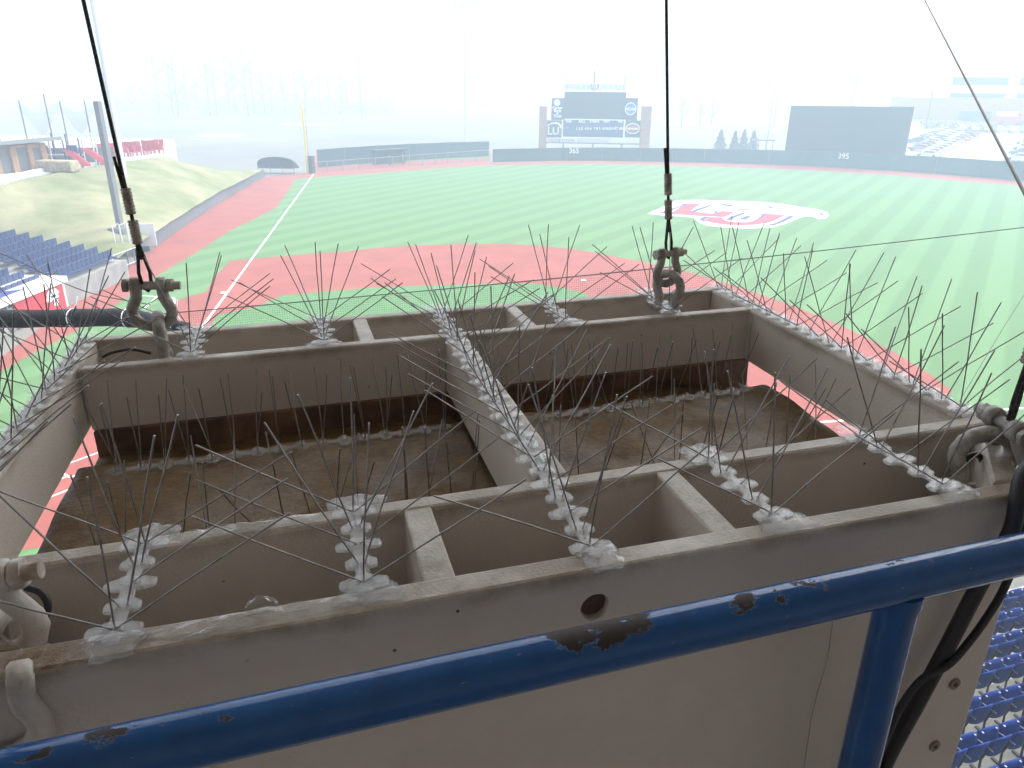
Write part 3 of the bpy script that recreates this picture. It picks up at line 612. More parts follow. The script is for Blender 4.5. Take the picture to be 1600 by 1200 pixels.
for (x, yb, yt, d, lab) in ((1436, 250, 142, 156, 'thin net pole next to the parked cars'), (1589, 262, 195, 152, 'thin net pole in front of the office building'), (1197, 236, 118, 165, 'thin net pole beside the conifers'), (1316, 244, 112, 160, 'thin net pole behind the batters eye screen')):
    b = AT(x, yb, d); b.z = 0; d2 = (b-CAM).dot(fw); h = 4
    while h < 40:
        w = b+Z*h-CAM; 
        if 600-F*w.dot(up)/w.dot(fw) < yt: break
        h += .2
    pole('net_pole', b, h, .07, M['greypole'], lab, 'thin net poles beyond the wall')

# left stand of navy seats
z0 = 2.3
a0 = G(177, 391, z0); b0 = G(93, 423, z0); rd = (b0-a0).normalized(); od = Vector((rd.y, -rd.x, 0)); od = od if od.x < 0 else -od
DEP, RISE, PIT = 1.05, .2, .56
fs = MB(); fs.box((0, .02, .38), (.5, .45, .08)); fs.box((0, .26, .62), (.5, .07, .5)); fs.box((0, .29, .875), (.36, .03, .06))
fs.add([(-.25, .22, .85), (.25, .22, .85), (.19, .22, .93), (-.19, .22, .93), (-.25, .3, .85), (.25, .3, .85), (.19, .3, .93), (-.19, .3, .93)], [(0, 3, 2, 1), (4, 5, 6, 7), (2, 3, 7, 6), (0, 4, 7, 3), (1, 2, 6, 5)])
fme = None; ry = math.atan2(rd.y, rd.x)
ln = (b0-a0).length
def far_seat(p, lab):
    global fme
    Mx = Matrix(((rd.x, od.x, 0, p.x), (rd.y, od.y, 0, p.y), (0, 0, 1, p.z), (0, 0, 0, 1)))
    if fme is None: o = fs.build('stadium_chair', M['seat_far'], None, Mx); fme = o.data
    else: o = link('stadium_chair', fme, None, None, Mx)
    tag(o, lab, 'seat', 'navy seats across the field' if 'beside' in lab else 'navy seats past the aisle')
for k in range(8):
    nse = int(ln/PIT)-(0 if k < 3 else 1)
    for i in range(nse+1):
        far_seat(a0+rd*(i*PIT+.2)+od*k*DEP+Z*(k*RISE-.85), 'navy plastic stadium seat in the block beside the berm')
for k in range(4):
    for i in range(12):
        p = a0+rd*(ln+1.5+i*PIT)+od*(k*DEP+.4)+Z*(k*RISE-.85)
        far_seat(p, 'navy plastic stadium seat in the block past the aisle')
ls = MB()
for k in range(9):
    A = a0+od*(k*DEP-.55)+Z*(k*RISE-.86); L_ = rd*(ln+16)
    q_ = [A-rd*.6, A+L_, A+L_+od*DEP, A-rd*.6+od*DEP]
    ls.add([(w.x, w.y, A.z) for w in q_]+[(w.x, w.y, -.05) for w in q_], [(0, 1, 2, 3), (0, 4, 5, 1), (1, 5, 6, 2), (2, 6, 7, 3), (3, 7, 4, 0)])
S(ls.build('stand_terrace', mat('terrace_concrete', (.25, .245, .235), .9, var=.15, scale=1)))
# pale walkway and railing between stand and field
rl = empty('stand_railing', G(215, 412), 'grey railing with dark posts in front of the navy seats', 'railing')
r0, r1 = G(222, 409), G(122, 452); o_ = rl.matrix_world.translation.copy()
tp = MB(); tp.tube([r0-o_+Z*1.35, r1-o_+Z*1.5], .04, 6).build('top_rail', M['lightpole'], rl)
MB().tube([r0-o_+Z*.25, r1-o_+Z*.3], .04, 6).build('bottom_rail', M['lightpole'], rl)
for i in range(10):
    p = r0.lerp(r1, i/9)-o_; MB().cyl(p, p+Z*1.45, .055, 6).build('post', M['greypole'], rl)
wk = MB(); A, B = r0+od*.3, r1+od*.3; wk.prism([(p.x, p.y) for p in (A, B, B+od*3.2, A+od*3.2)], -.05, .4); S(wk.build('stand_walkway', mat('aged_concrete', (.23, .225, .215), .9, var=.15, scale=1)))
gl = empty('glass_barrier', G(150, 400, 1.5), 'tall clear guard panel with steel frame at the seat block end', 'panel')
for i in range(3):
    A, B = G(183+i*11, 394-i*2, 1.0), G(192+i*11, 390-i*2, 1.0); o2 = gl.matrix_world.translation
    fr = MB(); fr.tube([A-o2, A-o2+Z*2.2, B-o2+Z*2.2, B-o2], .04, 6).build('frame', M['lightpole'], gl)
    MB().add([A-o2, B-o2, B-o2+Z*2.1, A-o2+Z*2.1], [(0, 1, 2, 3)]).build('pane', M['chain'], gl)
# dugout
da = G(105, 479); ddir = rd
dg = empty('dugout', Matrix(((rd.x, od.x, 0, da.x), (rd.y, od.y, 0, da.y), (0, 0, 1, 0), (0, 0, 0, 1))), 'dugout with white roof and red logo wall panel', 'dugout')
MB().box((7, 1.9, 1.95), (14.6, 4.2, .3)).build('roof', M['pale'], dg, None, .03)
MB().box((7, -.22, 1.92), (14.6, .05, .36)).build('fascia', M['white'], dg)
rg = MB(); rg.add([(3.2, .3, 2.115), (8.5, .3, 2.115), (9.6, 2.6, 2.115), (5.2, 2.6, 2.115)], [(0, 1, 2, 3)]); rg.build('roof_graphic', M['logo_blue'], dg)
rg = MB(); rg.add([(5.6, .2, 2.119), (9.5, .2, 2.119), (10, .8, 2.119), (6.0, .9, 2.119)], [(0, 1, 2, 3)]); rg.build('roof_graphic', M['white'], dg)
MB().box((7, 3.9, .9), (14, .2, 1.8)).build('back_wall', M['greypole'], dg)
MB().box((.0, 1.9, .9), (.2, 3.9, 1.8)).build('side_wall', M['pale'], dg)
MB().box((2.6, 0.0, .9), (4.9, .18, 1.78)).build('red_panel', M['red'], dg)
for x in (5.6, 7.6, 9.6, 11.6): MB().box((x, 0, .9), (.14, .14, 1.8)).build('post', M['greypole'], dg)
MB().box((9.6, 0, .95), (9, .07, .07)).build('guard_rail', M['greypole'], dg)
MB().box((9.6, 2.6, .45), (8.4, .5, .1)).build('bench', M['greypole'], dg)
em = MB()
for (cx, cz, rx, rz_) in ((1.3, 1.25, .62, .36), (1.1, .95, .35, .25), (1.15, .6, .25, .22), (1.7, 1.0, .35, .2)):
    n = 14; em.add([(cx+rx*math.cos(2*math.pi*k/n)*(1+.12*math.sin(3*k)), -.1-.002*len(em.f), cz+rz_*math.sin(2*math.pi*k/n)) for k in range(n)], [tuple(range(n))])
em.build('white_emblem', M['white'], dg)
em = MB(); em.box((1.3, -.12, 1.1), (.5, .01, .14)); em.box((1.0, -.12, .85), (.3, .01, .1)); em.box((1.4, -.12, .75), (.12, .01, .3)); em.build('navy_emblem', M['navy'], dg)
wb = empty('storage_bin', Matrix.Translation(G(127, 441, .5)) @ Matrix.Rotation(ry, 4, 'Z'), 'white ribbed box at the end of the dugout', 'box')
for i in range(4): MB().box((-.9+i*.6, -.0, .15), (.56, 2.0, .6), Matrix.Rotation(.15, 4, 'X')).build('panel', M['white'], wb, None, .04)

# ------------------------------------------------------------------ beyond the outfield: conifers, car park, offices, bare trees
def conifer(base, h, r, lab):
    o = empty('conifer_tree', base, lab, 'tree', 'conifers behind the outfield wall')
    MB().tube([(0, 0, 0), (0, 0, h*.95)], [.14, .03], 6).build('trunk', M['bark'], o)
    c = MB(); rr = random.Random(int(base.x*100))
    for i in range(900):
        t = rr.random()**.8; z = h*(.06+.94*t); rad = r*(1-t)**.85*(.75+.5*rr.random())*(1+.25*math.sin(z*5+rr.random())); a = rr.uniform(0, 6.283)
        p = Vector((rad*math.cos(a)*rr.random()**.35, rad*math.sin(a)*rr.random()**.35, z)); s_ = .16+.16*(1-t)
        d1 = Vector((math.cos(a), math.sin(a), -.35+rr.uniform(-.3, .3)))*s_*1.7; d2 = Vector((-math.sin(a), math.cos(a), rr.uniform(-.4, .4)))*s_
        c.add([p-d2, p+d1, p+d2], [(0, 1, 2)])
    c.build('crown', M['conifer'], o)
for x, yt, w, lab in ((1124, 201, 1.05, 'dark conifer standing alone behind the outfield wall'), (1146, 203, .8, 'short loose conifer in the group of three behind the wall'), (1160, 200.5, .9, 'tallest middle conifer in the group of three behind the wall'), (1175, 202, .95, 'dense conifer beside the small stand in the group of three')):
    b = AT(x, 236, 172); b.z = 0; w_ = AT(x, yt, 172); conifer(b, w_.z+.0, w*1.25, lab)
# small camera stand by the conifers
cs = AT(1190, 234, 166); cs.z = 0
so = empty('viewing_platform', Matrix.Translation(cs) @ Matrix.Rotation(YAW*-1, 4, 'Z'), 'small dark viewing platform beside the conifers', 'platform')
MB().box((0, 0, 2.9), (5, 1.4, .3)).build('deck', M['greypole'], so)
for x in (-2.3, -.8, .8, 2.3): MB().box((x, 0, 1.4), (.15, .15, 2.8)).build('leg', M['greypole'], so); MB().box((x, .6, 3.6), (.06, .06, 1.2)).build('rail_post', M['greypole'], so)
# car park
def LOT(px, py): return AT(px, py, 155+(247-py)*50/57)
lk = MB(); gx = [1340, 1420, 1500, 1600, 1750, 1900]; gy = [251, 245, 232, 217, 203, 190, 180]
lk.add([LOT(x, y) for y in gy for x in gx], [(r*6+c_, r*6+c_+1, (r+1)*6+c_+1, (r+1)*6+c_) for r in range(6) for c_ in range(5)]); S(lk.build('car_park', M['asphalt']))
def make_car(m, lab):
    o = empty('parked_car', Matrix.Identity(4), lab, 'car', 'cars in the parking lot')
    b = MB(); prof = [(-2.2, .35), (-2.25, .75), (-2.0, .95), (-1.35, 1.0), (1.0, 1.0), (2.1, .8), (2.25, .55), (2.2, .35)]
    def ext(prof, w0, mb):
        n = len(prof); mb.add([(x, -w0, z) for x, z in prof]+[(x, w0, z) for x, z in prof], [tuple(range(n)), tuple(range(n, 2*n))[::-1]]+[(i, n+i, n+(i+1) % n, (i+1) % n) for i in range(n)])
    ext(prof, .88, b); bo = b.build('body', m, o, None, .06)
    g_ = MB(); ext([(-1.75, .98), (-1.15, 1.4), (.2, 1.4), (1.0, .98)], .76, g_); g_.build('window_glass', M['glass'], o, None, .04)
    r_ = MB(); r_.box((-.48, 0, 1.43), (1.5, 1.4, .07)); r_.build('roof', m, o, None, .03)
    for x in (-1.4, 1.4):
        for y in (-.8, .8): MB().cyl((x, y-.1, .33), (x, y+.1, .33), .33, 10).build('wheel', M['rubber'], o)
    return o
paints = [(M['white'], 'white'), (M['pale'], 'silver'), (M['redchair'], 'red'), (mat('car_dark', (.03, .035, .045), .3), 'dark grey'), (mat('car_blue', (.05, .10, .22), .3), 'blue'), (mat('car_pink', (.42, .13, .2), .3), 'maroon')]
protos = [make_car(m, f'{n} car parked in the lot beyond the outfield wall') for m, n in paints]
used = [0]*6; ca = math.atan2(.97, -.12)
def put_car(p, rz, k):
    o = protos[k] if not used[k] else copy_tree(protos[k]); used[k] = 1
    o.matrix_world = Matrix.Translation(p) @ Matrix.Rotation(rz, 4, 'Z')
carseq = [0, 2, 0, 1, 5, 0, 0, 3, 1, 0, 5, 0, 1, 0, 4, 0, 3, 0, 1, 0]
def prow(x0, y0, x1, y1, n, off):
    a, b = LOT(x0, y0), LOT(x1, y1); d = (b-a).normalized(); rz = math.atan2(d.y, d.x)+math.pi/2
    for i in range(n): put_car(LOT(x0+(x1-x0)*i/max(1, n-1), y0+(y1-y0)*i/max(1, n-1)), rz, carseq[(i*3+off) % 20])
prow(1448, 246, 1516, 212, 11, 0); prow(1436, 236, 1490, 211, 9, 4); prow(1434, 224, 1470, 208, 7, 7); prow(1590, 251, 1602, 226, 4, 11); prow(1500, 204, 1598, 207, 6, 3)
put_car(LOT(1556, 201), .4, 3)
hedge = MB(); rr = random.Random(5); A, B = LOT(1440, 199), LOT(1545, 206)
for i in range(900):
    p = A.lerp(B, rr.random())+Vector((rr.uniform(-2, 2), rr.uniform(-2, 2), rr.uniform(0, 1.6))); d1 = Vector((rr.uniform(-1, 1), rr.uniform(-1, 1), rr.uniform(-1, 1)))*.7; d2 = Vector((rr.uniform(-1, 1), rr.uniform(-1, 1), rr.uniform(-1, 1)))*.7
    hedge.add([p, p+d1, p+d2], [(0, 1, 2)])
tag(hedge.build('dry_hedge', M['drygrass']), 'brown dry hedge strip across the parking lot', 'hedge')
# red truck
tk = empty('red_truck', Matrix.Translation(LOT(1577, 195)) @ Matrix.Rotation(.5, 4, 'Z'), 'red truck with white load near the office building', 'truck')
MB().box((0, 0, 1.3), (8, 2.4, 1.6)).build('body', M['redchair'], tk, None, .1); MB().box((-1.2, 0, 2.7), (4.5, 2.2, 1.2)).build('load', M['white'], tk, None, .1)
MB().box((2.6, 0, 2.4), (2.0, 2.2, 1.0)).build('cab', M['redchair'], tk, None, .2)
for x in (-2.6, 2.6):
    for y in (-1.1, 1.1): MB().cyl((x, y-.15, .5), (x, y+.15, .5), .5, 10).build('wheel', M['rubber'], tk)
# office building
oA = AT(1480, 190, 205); oB = AT(1760, 194, 197); OZ = min(oA.z, oB.z)-.3; oA.z = oB.z = OZ
dO = (oB-oA).normalized(); nO = Vector((dO.y, -dO.x, 0)); nO = nO if nO.dot(CAM-oA) > 0 else -nO
ob = empty('office_building', Matrix(((dO.x, -nO.x, 0, oA.x), (dO.y, -nO.y, 0, oA.y), (0, 0, 1, OZ), (0, 0, 0, 1))), 'pale three storey office building with window bands behind the parking lot', 'building')
LO = (oB-oA).length
def oz(py, d=203): return AT(1540, py, d).z-OZ
z1, z2, z3, z4, z5, z6, z7 = (oz(y) for y in (174, 154, 147, 133, 121, 116, 186))
MB().box((LO/2-5, 12, z2/2), (LO+10, 20, z2)).build('brick_storey', M['brick'], ob)
MB().box((LO/2, 13, (z2+z6)/2), (LO, 18, z6-z2)).build('upper_wall', M['white'], ob)
for i in range(3):
    x0 = i*LO/2.6+.5; x1 = x0+LO/2.6-3
    MB().box(((x0+x1)/2, 3.9, (z2+z3)/2+.15), (x1-x0, .2, z3-z2)).build('window_band', M['glass'], ob)
    MB().box(((x0+x1)/2, 3.9, (z4+z5)/2), (x1-x0, .2, z5-z4)).build('window_band', M['glass'], ob)
    MB().box(((x0+x1)/2, 1.9, z1/2+.2), (x1-x0-6, .3, z1-.6)).build('ground_window', M['glass'], ob)
# far bare trees and low pale buildings in the mist
def bare_tree(base, h, lab, seed):
    o = empty('bare_tree', base, lab, 'tree', 'bare trees in the mist'); rr = random.Random(seed)
    tb = MB().tube([(0, 0, 0), (rr.uniform(-.3, .3), 0, h*.5), (rr.uniform(-.6, .6), 0, h)], [.3, .2, .04], 6); tb.build('trunk', M['bark'], o)
    c = MB()
    for i in range(26):
        z = h*rr.uniform(.25, .92); a = rr.uniform(0, 6.28); l = h*.28*(1.15-z/h)+.6
        e = Vector((math.cos(a)*l, math.sin(a)*l, z+l*.9)); c.tube([(0, 0, z), e*.5+Vector((0, 0, z*.5+.2)), e], [.09, .06, .02], 4, False)
        for k in range(4):
            s_ = Vector((0, 0, z)).lerp(e, rr.uniform(.4, .95)); c.tube([s_, s_+Vector((rr.uniform(-1, 1), rr.uniform(-1, 1), rr.uniform(.4, 1.4)))*l*.35], [.035, .015], 3, False)
    c.build('crown', M['bark'], o)
for i in range(22):
    px = 262+i*14.5+RND.uniform(-5, 5); d = RND.uniform(290, 400); b = AT(px, 232, d); b.z = 0
    bare_tree(b, RND.uniform(17, 26), 'leafless tree fading into the mist beyond left field', i)
for i in range(7):
    px = [1062, 1090, 1108, 1205, 1222, 1392, 1445][i]; b = AT(px, 225, 260+8*i); b.z = 0; bare_tree(b, RND.uniform(8, 12), 'leafless tree fading into the mist behind centre field', 60+i)
tl = MB(); rr = random.Random(9)
for i in range(9000):
    px = rr.uniform(180, 620); d = rr.uniform(310, 430); b = AT(px, 232, d); hmax = 7+2*math.sin(px*.031)+1.5*math.sin(px*.083+2)
    p = Vector((b.x, b.y, hmax*rr.random()**1.3)); s_ = rr.uniform(.3, .9)
    tl.add([p, p+Vector((rr.uniform(-1, 1), rr.uniform(-1, 1), rr.uniform(-.6, 1)))*s_, p+Vector((rr.uniform(-1, 1), rr.uniform(-1, 1), rr.uniform(-.6, 1)))*s_], [(0, 1, 2)])
tag(tl.build('treeline', M['bark']), 'low misty scrub and undergrowth beyond left field', 'scrub', kind='stuff')
def low_building(x0, x1, yb, yt, d, label, m):
    A, B = AT(x0, yb, d), AT(x1, yb, d); A.z = B.z = 0; dd = (B-A).normalized(); h = AT(x0, yt, d).z
    o = empty('low_building', Matrix(((dd.x, -dd.y, 0, A.x), (dd.y, dd.x, 0, A.y), (0, 0, 1, 0), (0, 0, 0, 1))), label, 'building'); L_ = (B-A).length
    MB().box((L_/2, 6, h*.4), (L_, 10, h*.8)).build('wall', m, o)
    r_ = MB(); r_.add([(-.6, .5, h*.8), (L_+.6, .5, h*.8), (L_+.6, 11.5, h*.8), (-.6, 11.5, h*.8), (-.6, 6, h), (L_+.6, 6, h)], [(0, 1, 5, 4), (2, 3, 4, 5), (0, 4, 3), (1, 2, 5), (0, 3, 2, 1)]); r_.build('roof', M['white'], o)
    n_ = max(2, int(L_/5))
    for i in range(n_): MB().box(((i+.5)*L_/n_, .95, h*.42), (1.8, .12, h*.3)).build('window', M['glass'], o)
low_building(305, 372, 252, 232, 200, 'low pale building with white roof beyond the berm', M['tan'])
low_building(440, 520, 240, 208, 250, 'low white roofed building in the mist behind the foul pole', M['tan'])
low_building(1040, 1120, 232, 212, 270, 'long low building in the mist behind the conifers', M['tan'])

# ------------------------------------------------------------------ seating bowl below, first base side
def near_seat():
    o = empty('folding_stadium_chair', Matrix.Identity(4), 'blue folding stadium seat below the hanging loudspeaker', 'seat', 'blue seats in the stand below')
    def shell(z0, z1, y0, y1, bow, n=7, w=.25, rnd=.07, th=.03):
        b = MB(); vs = []
        for j in range(5):
            t = j/4; z = z0+(z1-z0)*t; y = y0+(y1-y0)*t
            for i in range(n):
                s = -1+2*i/(n-1); zz = z-(rnd*abs(s)**3 if j == 4 else 0)+(rnd*.8*abs(s)**3 if j == 0 else 0)
                vs.append((s*w, y+bow*(s*s), zz))
        m = len(vs); vs += [(x, y-th, z) for x, y, z in vs]
        fs = [(j*n+i, j*n+i+1, (j+1)*n+i+1, (j+1)*n+i) for j in range(4) for i in range(n-1)]
        fs += [tuple(m+k for k in f[::-1]) for f in fs]
        for i in range(n-1): fs += [(i, m+i, m+i+1, i+1), (4*n+i, 4*n+i+1, m+4*n+i+1, m+4*n+i)]
        for j in range(4): fs += [(j*n, (j+1)*n, m+(j+1)*n, m+j*n), (j*n+n-1, m+j*n+n-1, m+(j+1)*n+n-1, (j+1)*n+n-1)]
        return b.add(vs, fs, True)
    shell(.36, .88, .0, -.07, .05).build('backrest', M['seat'], o)
    pan = shell(.40, .80, .14, .25, .03).build('seat_pan', M['seat'], o)
    for s in (-1, 1): MB().cyl((s*.17, .25, .74), (s*.17, .19, .755), .012, 8).build('bolt', M['white'], pan)
    MB().tube([(.25, -.14, .66), (.25, .1, .64), (.25, .30, .60)], [.012, .013, .011], 6).build('armrest', M['seatmetal'], o)
    MB().tube([(.25, -.05, .64), (.25, .03, .3), (.25, .0, .0)], [.022, .022, .025], 6).build('standard', M['black'], o)
    MB().box((.25, .02, .015), (.06, .3, .03)).build('foot', M['black'], o)
    return o
ns0 = near_seat(); first = True
rows = [G(1590, y, 3.6-.3*k) for k, y in enumerate((1144, 1088, 1037, 999, 963, 932))]
o0 = rows[0]
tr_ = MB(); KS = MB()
for k in range(-1, 8):
    base = rows[k].copy() if 0 <= k < 6 else (o0-V*.885 if k < 0 else rows[5]+V*(.87*(k-5)))
    zt_ = 3.6-.3*k-.78
    for i in range(-5, 7):
        if k in (-1,) and i < -3: continue
        p = base+U*(i*.53+.1+.03*k); p.z = zt_
        if k > 5: continue
        o = ns0 if first else copy_tree(ns0); first = False
        o.matrix_world = Matrix.Translation(p) @ Matrix.Rotation(TH+RND.uniform(-.015, .015), 4, 'Z')
    A = base-U*12-V*.62; B = base+U*14-V*.62
    q_ = [A, B, B+V*.885, A+V*.885]
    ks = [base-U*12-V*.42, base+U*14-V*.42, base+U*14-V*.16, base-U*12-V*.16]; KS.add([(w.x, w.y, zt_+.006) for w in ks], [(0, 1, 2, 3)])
    tr_.add([(w.x, w.y, zt_) for w in q_]+[(w.x, w.y, zt_-.9) for w in q_], [(0, 1, 2, 3), (0, 4, 5, 1), (1, 5, 6, 2), (2, 6, 7, 3), (3, 7, 4, 0)])
S(tr_.build('seating_terrace', M['tread'])); S(KS.build('pale_step_strip', mat('step_strip', (.34, .335, .32), .8, var=.12, scale=3)))  # paler strip laid on each tread behind the seat row
c0 = o0+V*(.885*8)-Z*2.4
pa = MB(); pm = SPK.to_3x3()
A = c0-U*12; B = c0+U*14
pa.add([(w.x, w.y, z) for z in (0.0, 1.35) for w in (A, B, B+V*.25, A+V*.25)], [(0, 1, 5, 4), (1, 2, 6, 5), (2, 3, 7, 6), (3, 0, 4, 7), (4, 5, 6, 7)])
tag(pa.build('parapet_wall', M['concrete']), 'low concrete wall at the front of the blue seats', 'wall')
rp = MB(); A, B = c0-U*3+V*3.2, c0+U*6+V*3.2
rp.add([(w.x, w.y, z) for z in (.2, 1.2) for w in (A, B, B+V*.2, A+V*.2)], [(0, 1, 5, 4), (1, 2, 6, 5), (2, 3, 7, 6), (3, 0, 4, 7), (4, 5, 6, 7)])

# ------------------------------------------------------------------ roof canopy, walkway and back wall around the camera (speaker coordinates)
CAN = SPK
rf = empty('stadium_canopy', SPK, 'steel canopy roof over the upper walkway', 'roof')
MB().box((1, -1.2, 3.6), (34, 9.4, .25)).build('deck', M['deck'], rf)
for i in range(8): MB().box((-13+i*4, -1.2, 3.3), (.2, 9.0, .35)).build('beam', M['deck'], rf)
MB().box((1, 3.45, 3.5), (34, .12, .6)).build('fascia', M['deck'], rf)
S(MB().box((1, -1.35, -1.3), (34, 3.6, .3)).build('walkway_floor', mat('worn_concrete', (.40, .365, .345), .85, var=.15, scale=2), None, SPK))
bwl = MB().box((1, -3.2, 1.0), (34, .2, 5.0)).build('press_box_wall', mat('press_box_brick', (.52, .46, .42), .85, var=.15, scale=4), None, SPK); tag(bwl, 'tan press box wall behind the walkway', 'wall')

# ------------------------------------------------------------------ hanging loudspeaker
sp = empty('hanging_loudspeaker', SPK, 'large beige loudspeaker with open top frame hung on wire ropes', 'loudspeaker')
fr = empty('top_frame', None); fr.parent = sp
BZ = -.112
def wall(pts, name='frame_wall', z0=BZ, z1=0, par=None, bev=.005):
    return MB().prism(pts, z0, z1).build(name, M['beige'], par or fr, None, bev)
wall([(-.362, 1.492), (1.002, 1.506), (1.002, 1.478), (-.362, 1.466)])
wall([(-.3265, 1.336), (.9615, 1.339), (.9605, 1.313), (-.3275, 1.310)])
wall([(-.362, 1.4655), (-.3255, 1.4655), (-.3515, .7575), (-.389, .758)])
wall([(1.002, 1.4775), (.9585, 1.4775), (.926, .7485), (.972, .7485)])
wall([(.289, 1.3095), (.329, 1.3095), (.318, .7535), (.272, .7545)], 'centre_divider')
wall([(-.389, .7575), (.972, .748), (.972, .7205), (-.389, .731)])
wall([(.972, .7200), (.926, .7200), (.800, .5835), (.845, .5825)], 'corner_wall')
wall([(-.389, .7305), (-.344, .7305), (-.238, .6070), (-.283, .6075)], 'corner_wall')
for (u0, u1, a0_, a1_) in ((.104, .136, .7275, .6015), (.418, .448, .7245, .594)): wall([(u0+.004, a0_+.012), (u1+.004, a0_+.012), (u1, a1_-.012), (u0, a1_-.012)], 'divider', z1=-.0012, bev=.003)
for (u0, u1) in ((.135, .163), (.457, .482)): wall([(u0, 1.482), (u1, 1.482), (u1-.002, 1.328), (u0-.002, 1.328)], 'divider', z1=-.0012, bev=.003)
# front panel with its round hole
fpn = MB().prism([(-.283, .607), (.845, .582), (.845, .557), (-.283, .572)], -.85, 0).build('front_panel', M['beige'], sp)
cut = MB().cyl((.273, .45, -.047), (.273, .70, -.047), .0148, 28).build('cutter', None)
cut.matrix_world = SPK
bo = fpn.modifiers.new('hole', 'BOOLEAN'); bo.object = cut; bo.operation = 'DIFFERENCE'; bo.solver = 'EXACT'
bpy.context.view_layer.update()
dg_ = bpy.context.evaluated_depsgraph_get(); me2 = bpy.data.meshes.new_from_object(fpn.evaluated_get(dg_)); fpn.modifiers.clear(); fpn.data = me2
bpy.data.objects.remove(cut); b_ = fpn.modifiers.new('bevel', 'BEVEL'); b_.width = .004; b_.segments = 2; b_.limit_method = 'ANGLE'
MB().cyl((.273, .5735, -.047), (.273, .600, -.047), .0147, 24).build('hole_backing', mat('bare_core', (.10, .06, .045), .9, var=.2, scale=60), fpn)
for (px, py) in ((1493, 1070), (1462, 1167)):
    w = Sv(px, py, .5545); MB().cyl(w, w+Vector((0, .006, 0)), .0085, 16).build('washer', mat('washer_rust', (.27, .2, .17), .7), fpn); MB().cyl(w-Vector((0, .001, 0)), w+Vector((0, .006, 0)), .003, 10).build('screw_head', M['rubber'], fpn)
sm = MB(); P_ = [Sv(x, y, .5570+.0006) for x, y in ((1302, 965), (1296, 1010), (1290, 1040), (1278, 1080), (1268, 1120), (1262, 1160), (1256, 1200))]; sm.tube(P_, [.0003, .0006, .0003, .0006, .0004, .0006, .0004], 4).build('paint_crack', mat('crack', (.30, .27, .24), .8), fpn)
sg = MB(); P_ = [Sv(x, y, .556) for x, y in ((1595, 880), (1540, 1040), (1508, 1195))]; pass
# compartment floors, cabinet body
MB().prism([(-.345, .728), (.93, .7185), (.80, .59), (-.24, .611)], BZ-.012, BZ+.002).build('tray_floor', M['beige'], fr)
MB().prism([(-.325, 1.466), (.957, 1.478), (.957, 1.341), (-.325, 1.338)], BZ-.012, BZ+.002).build('tray_floor', M['beige'], fr)
MB().prism([(-.318, 1.295), (.926, 1.300), (.902, .76), (.835, .6), (-.27, .615), (-.340, .765)], -.85, -.170).build('cabinet_body', M['beige'], sp, None, .006)
def board(u0, u1, v0, v1, skew):
    b = MB(); nu, nv = 40, 36; vs = []
    for i in range(nu+1):
        for j in range(nv+1):
            t = j/nv; vv = v0+(v1-v0)*t; uu = u0+(u1-u0)*i/nu+skew*(t-1)
            k_ = min(1, max(0, (t-.77)/.13)); k_ = k_*k_*(3-2*k_)
            z = -.120-.034*(max(0, .70-t)/.70)**1.8-.034*k_-.0018*math.sin(i*.35+u0*9)+.0016*math.sin(i*.9+j*.7)
            vs.append((uu, vv, z))
    m = len(vs); vs += [(x, y, -.168) for x, y, z in vs]
    w = nv+1; fs = [(i*w+j, (i+1)*w+j, (i+1)*w+j+1, i*w+j+1) for i in range(nu) for j in range(nv)]
    for i in range(nu): fs += [(i*w, m+i*w, m+(i+1)*w, (i+1)*w), (i*w+nv, (i+1)*w+nv, m+(i+1)*w+nv, m+i*w+nv)]
    for j in range(nv): fs += [(j, j+1, m+j+1, m+j), (nu*w+j, m+nu*w+j, m+nu*w+j+1, nu*w+j+1)]
    return b.add(vs, fs, True).build('well_board', M['board'], sp)
board(-.322, .300, .765, 1.306, .022); board(.304, .928, .765, 1.306, .022)
kb_ = MB().prism([(-.322, 1.3085), (.957, 1.3115), (.957, 1.300), (-.322, 1.297)], -.175, -.109).build('wet_edge', mat('wet_board', (.15, .075, .045), .45, var=.4, scale=14, bump=.3), sp)

# dried sealant smears on the rail-side walls
def smear(path, wid, zt, seed, name='sealant_smear', amp=.010):
    rr = random.Random(seed); b = MB(); vs = []; n = len(path)
    P = [Vector((*p, 0)) for p in path]; m_ = 9; K = 8*(n-1)+1
    for i in range(K):
        k = i/8; j = min(int(k), n-2); p = P[j].lerp(P[j+1], k-j); d = (P[j+1]-P[j]).normalized(); nn = Vector((-d.y, d.x, 0)); e = math.sin(math.pi*i/(K-1))**.5
        for s in range(m_):
            t = -1+2*s/(m_-1); hgt = zt+amp*e*(1-t*t)*rr.uniform(.15, 1)-.0012
            q_ = p+nn*(t*wid*(.55+.45*e)*rr.uniform(.8, 1.1)); vs.append((q_.x, q_.y, hgt if abs(t) < .99 else zt-.003))
    b.add(vs, [(i*m_+s, (i+1)*m_+s, (i+1)*m_+s+1, i*m_+s+1) for i in range(K-1) for s in range(m_-1)], True)
    return b.build(name, M['seal'], sp)
smear([(-.16, .589), (-.08, .588), (0, .586), (.075, .583)], .014, 0, 1); smear([(-.14, .744), (-.08, .743), (.03, .742)], .011, 0, 2); smear([(-.06, .602), (-.03, .602)], .007, .002, 3, amp=.014)
smear([(.292, .72), (.297, .80), (.303, .9)], .012, 0, 4); smear([(-.12, .58), (-.06, .577)], .008, 0, 5, amp=.008)

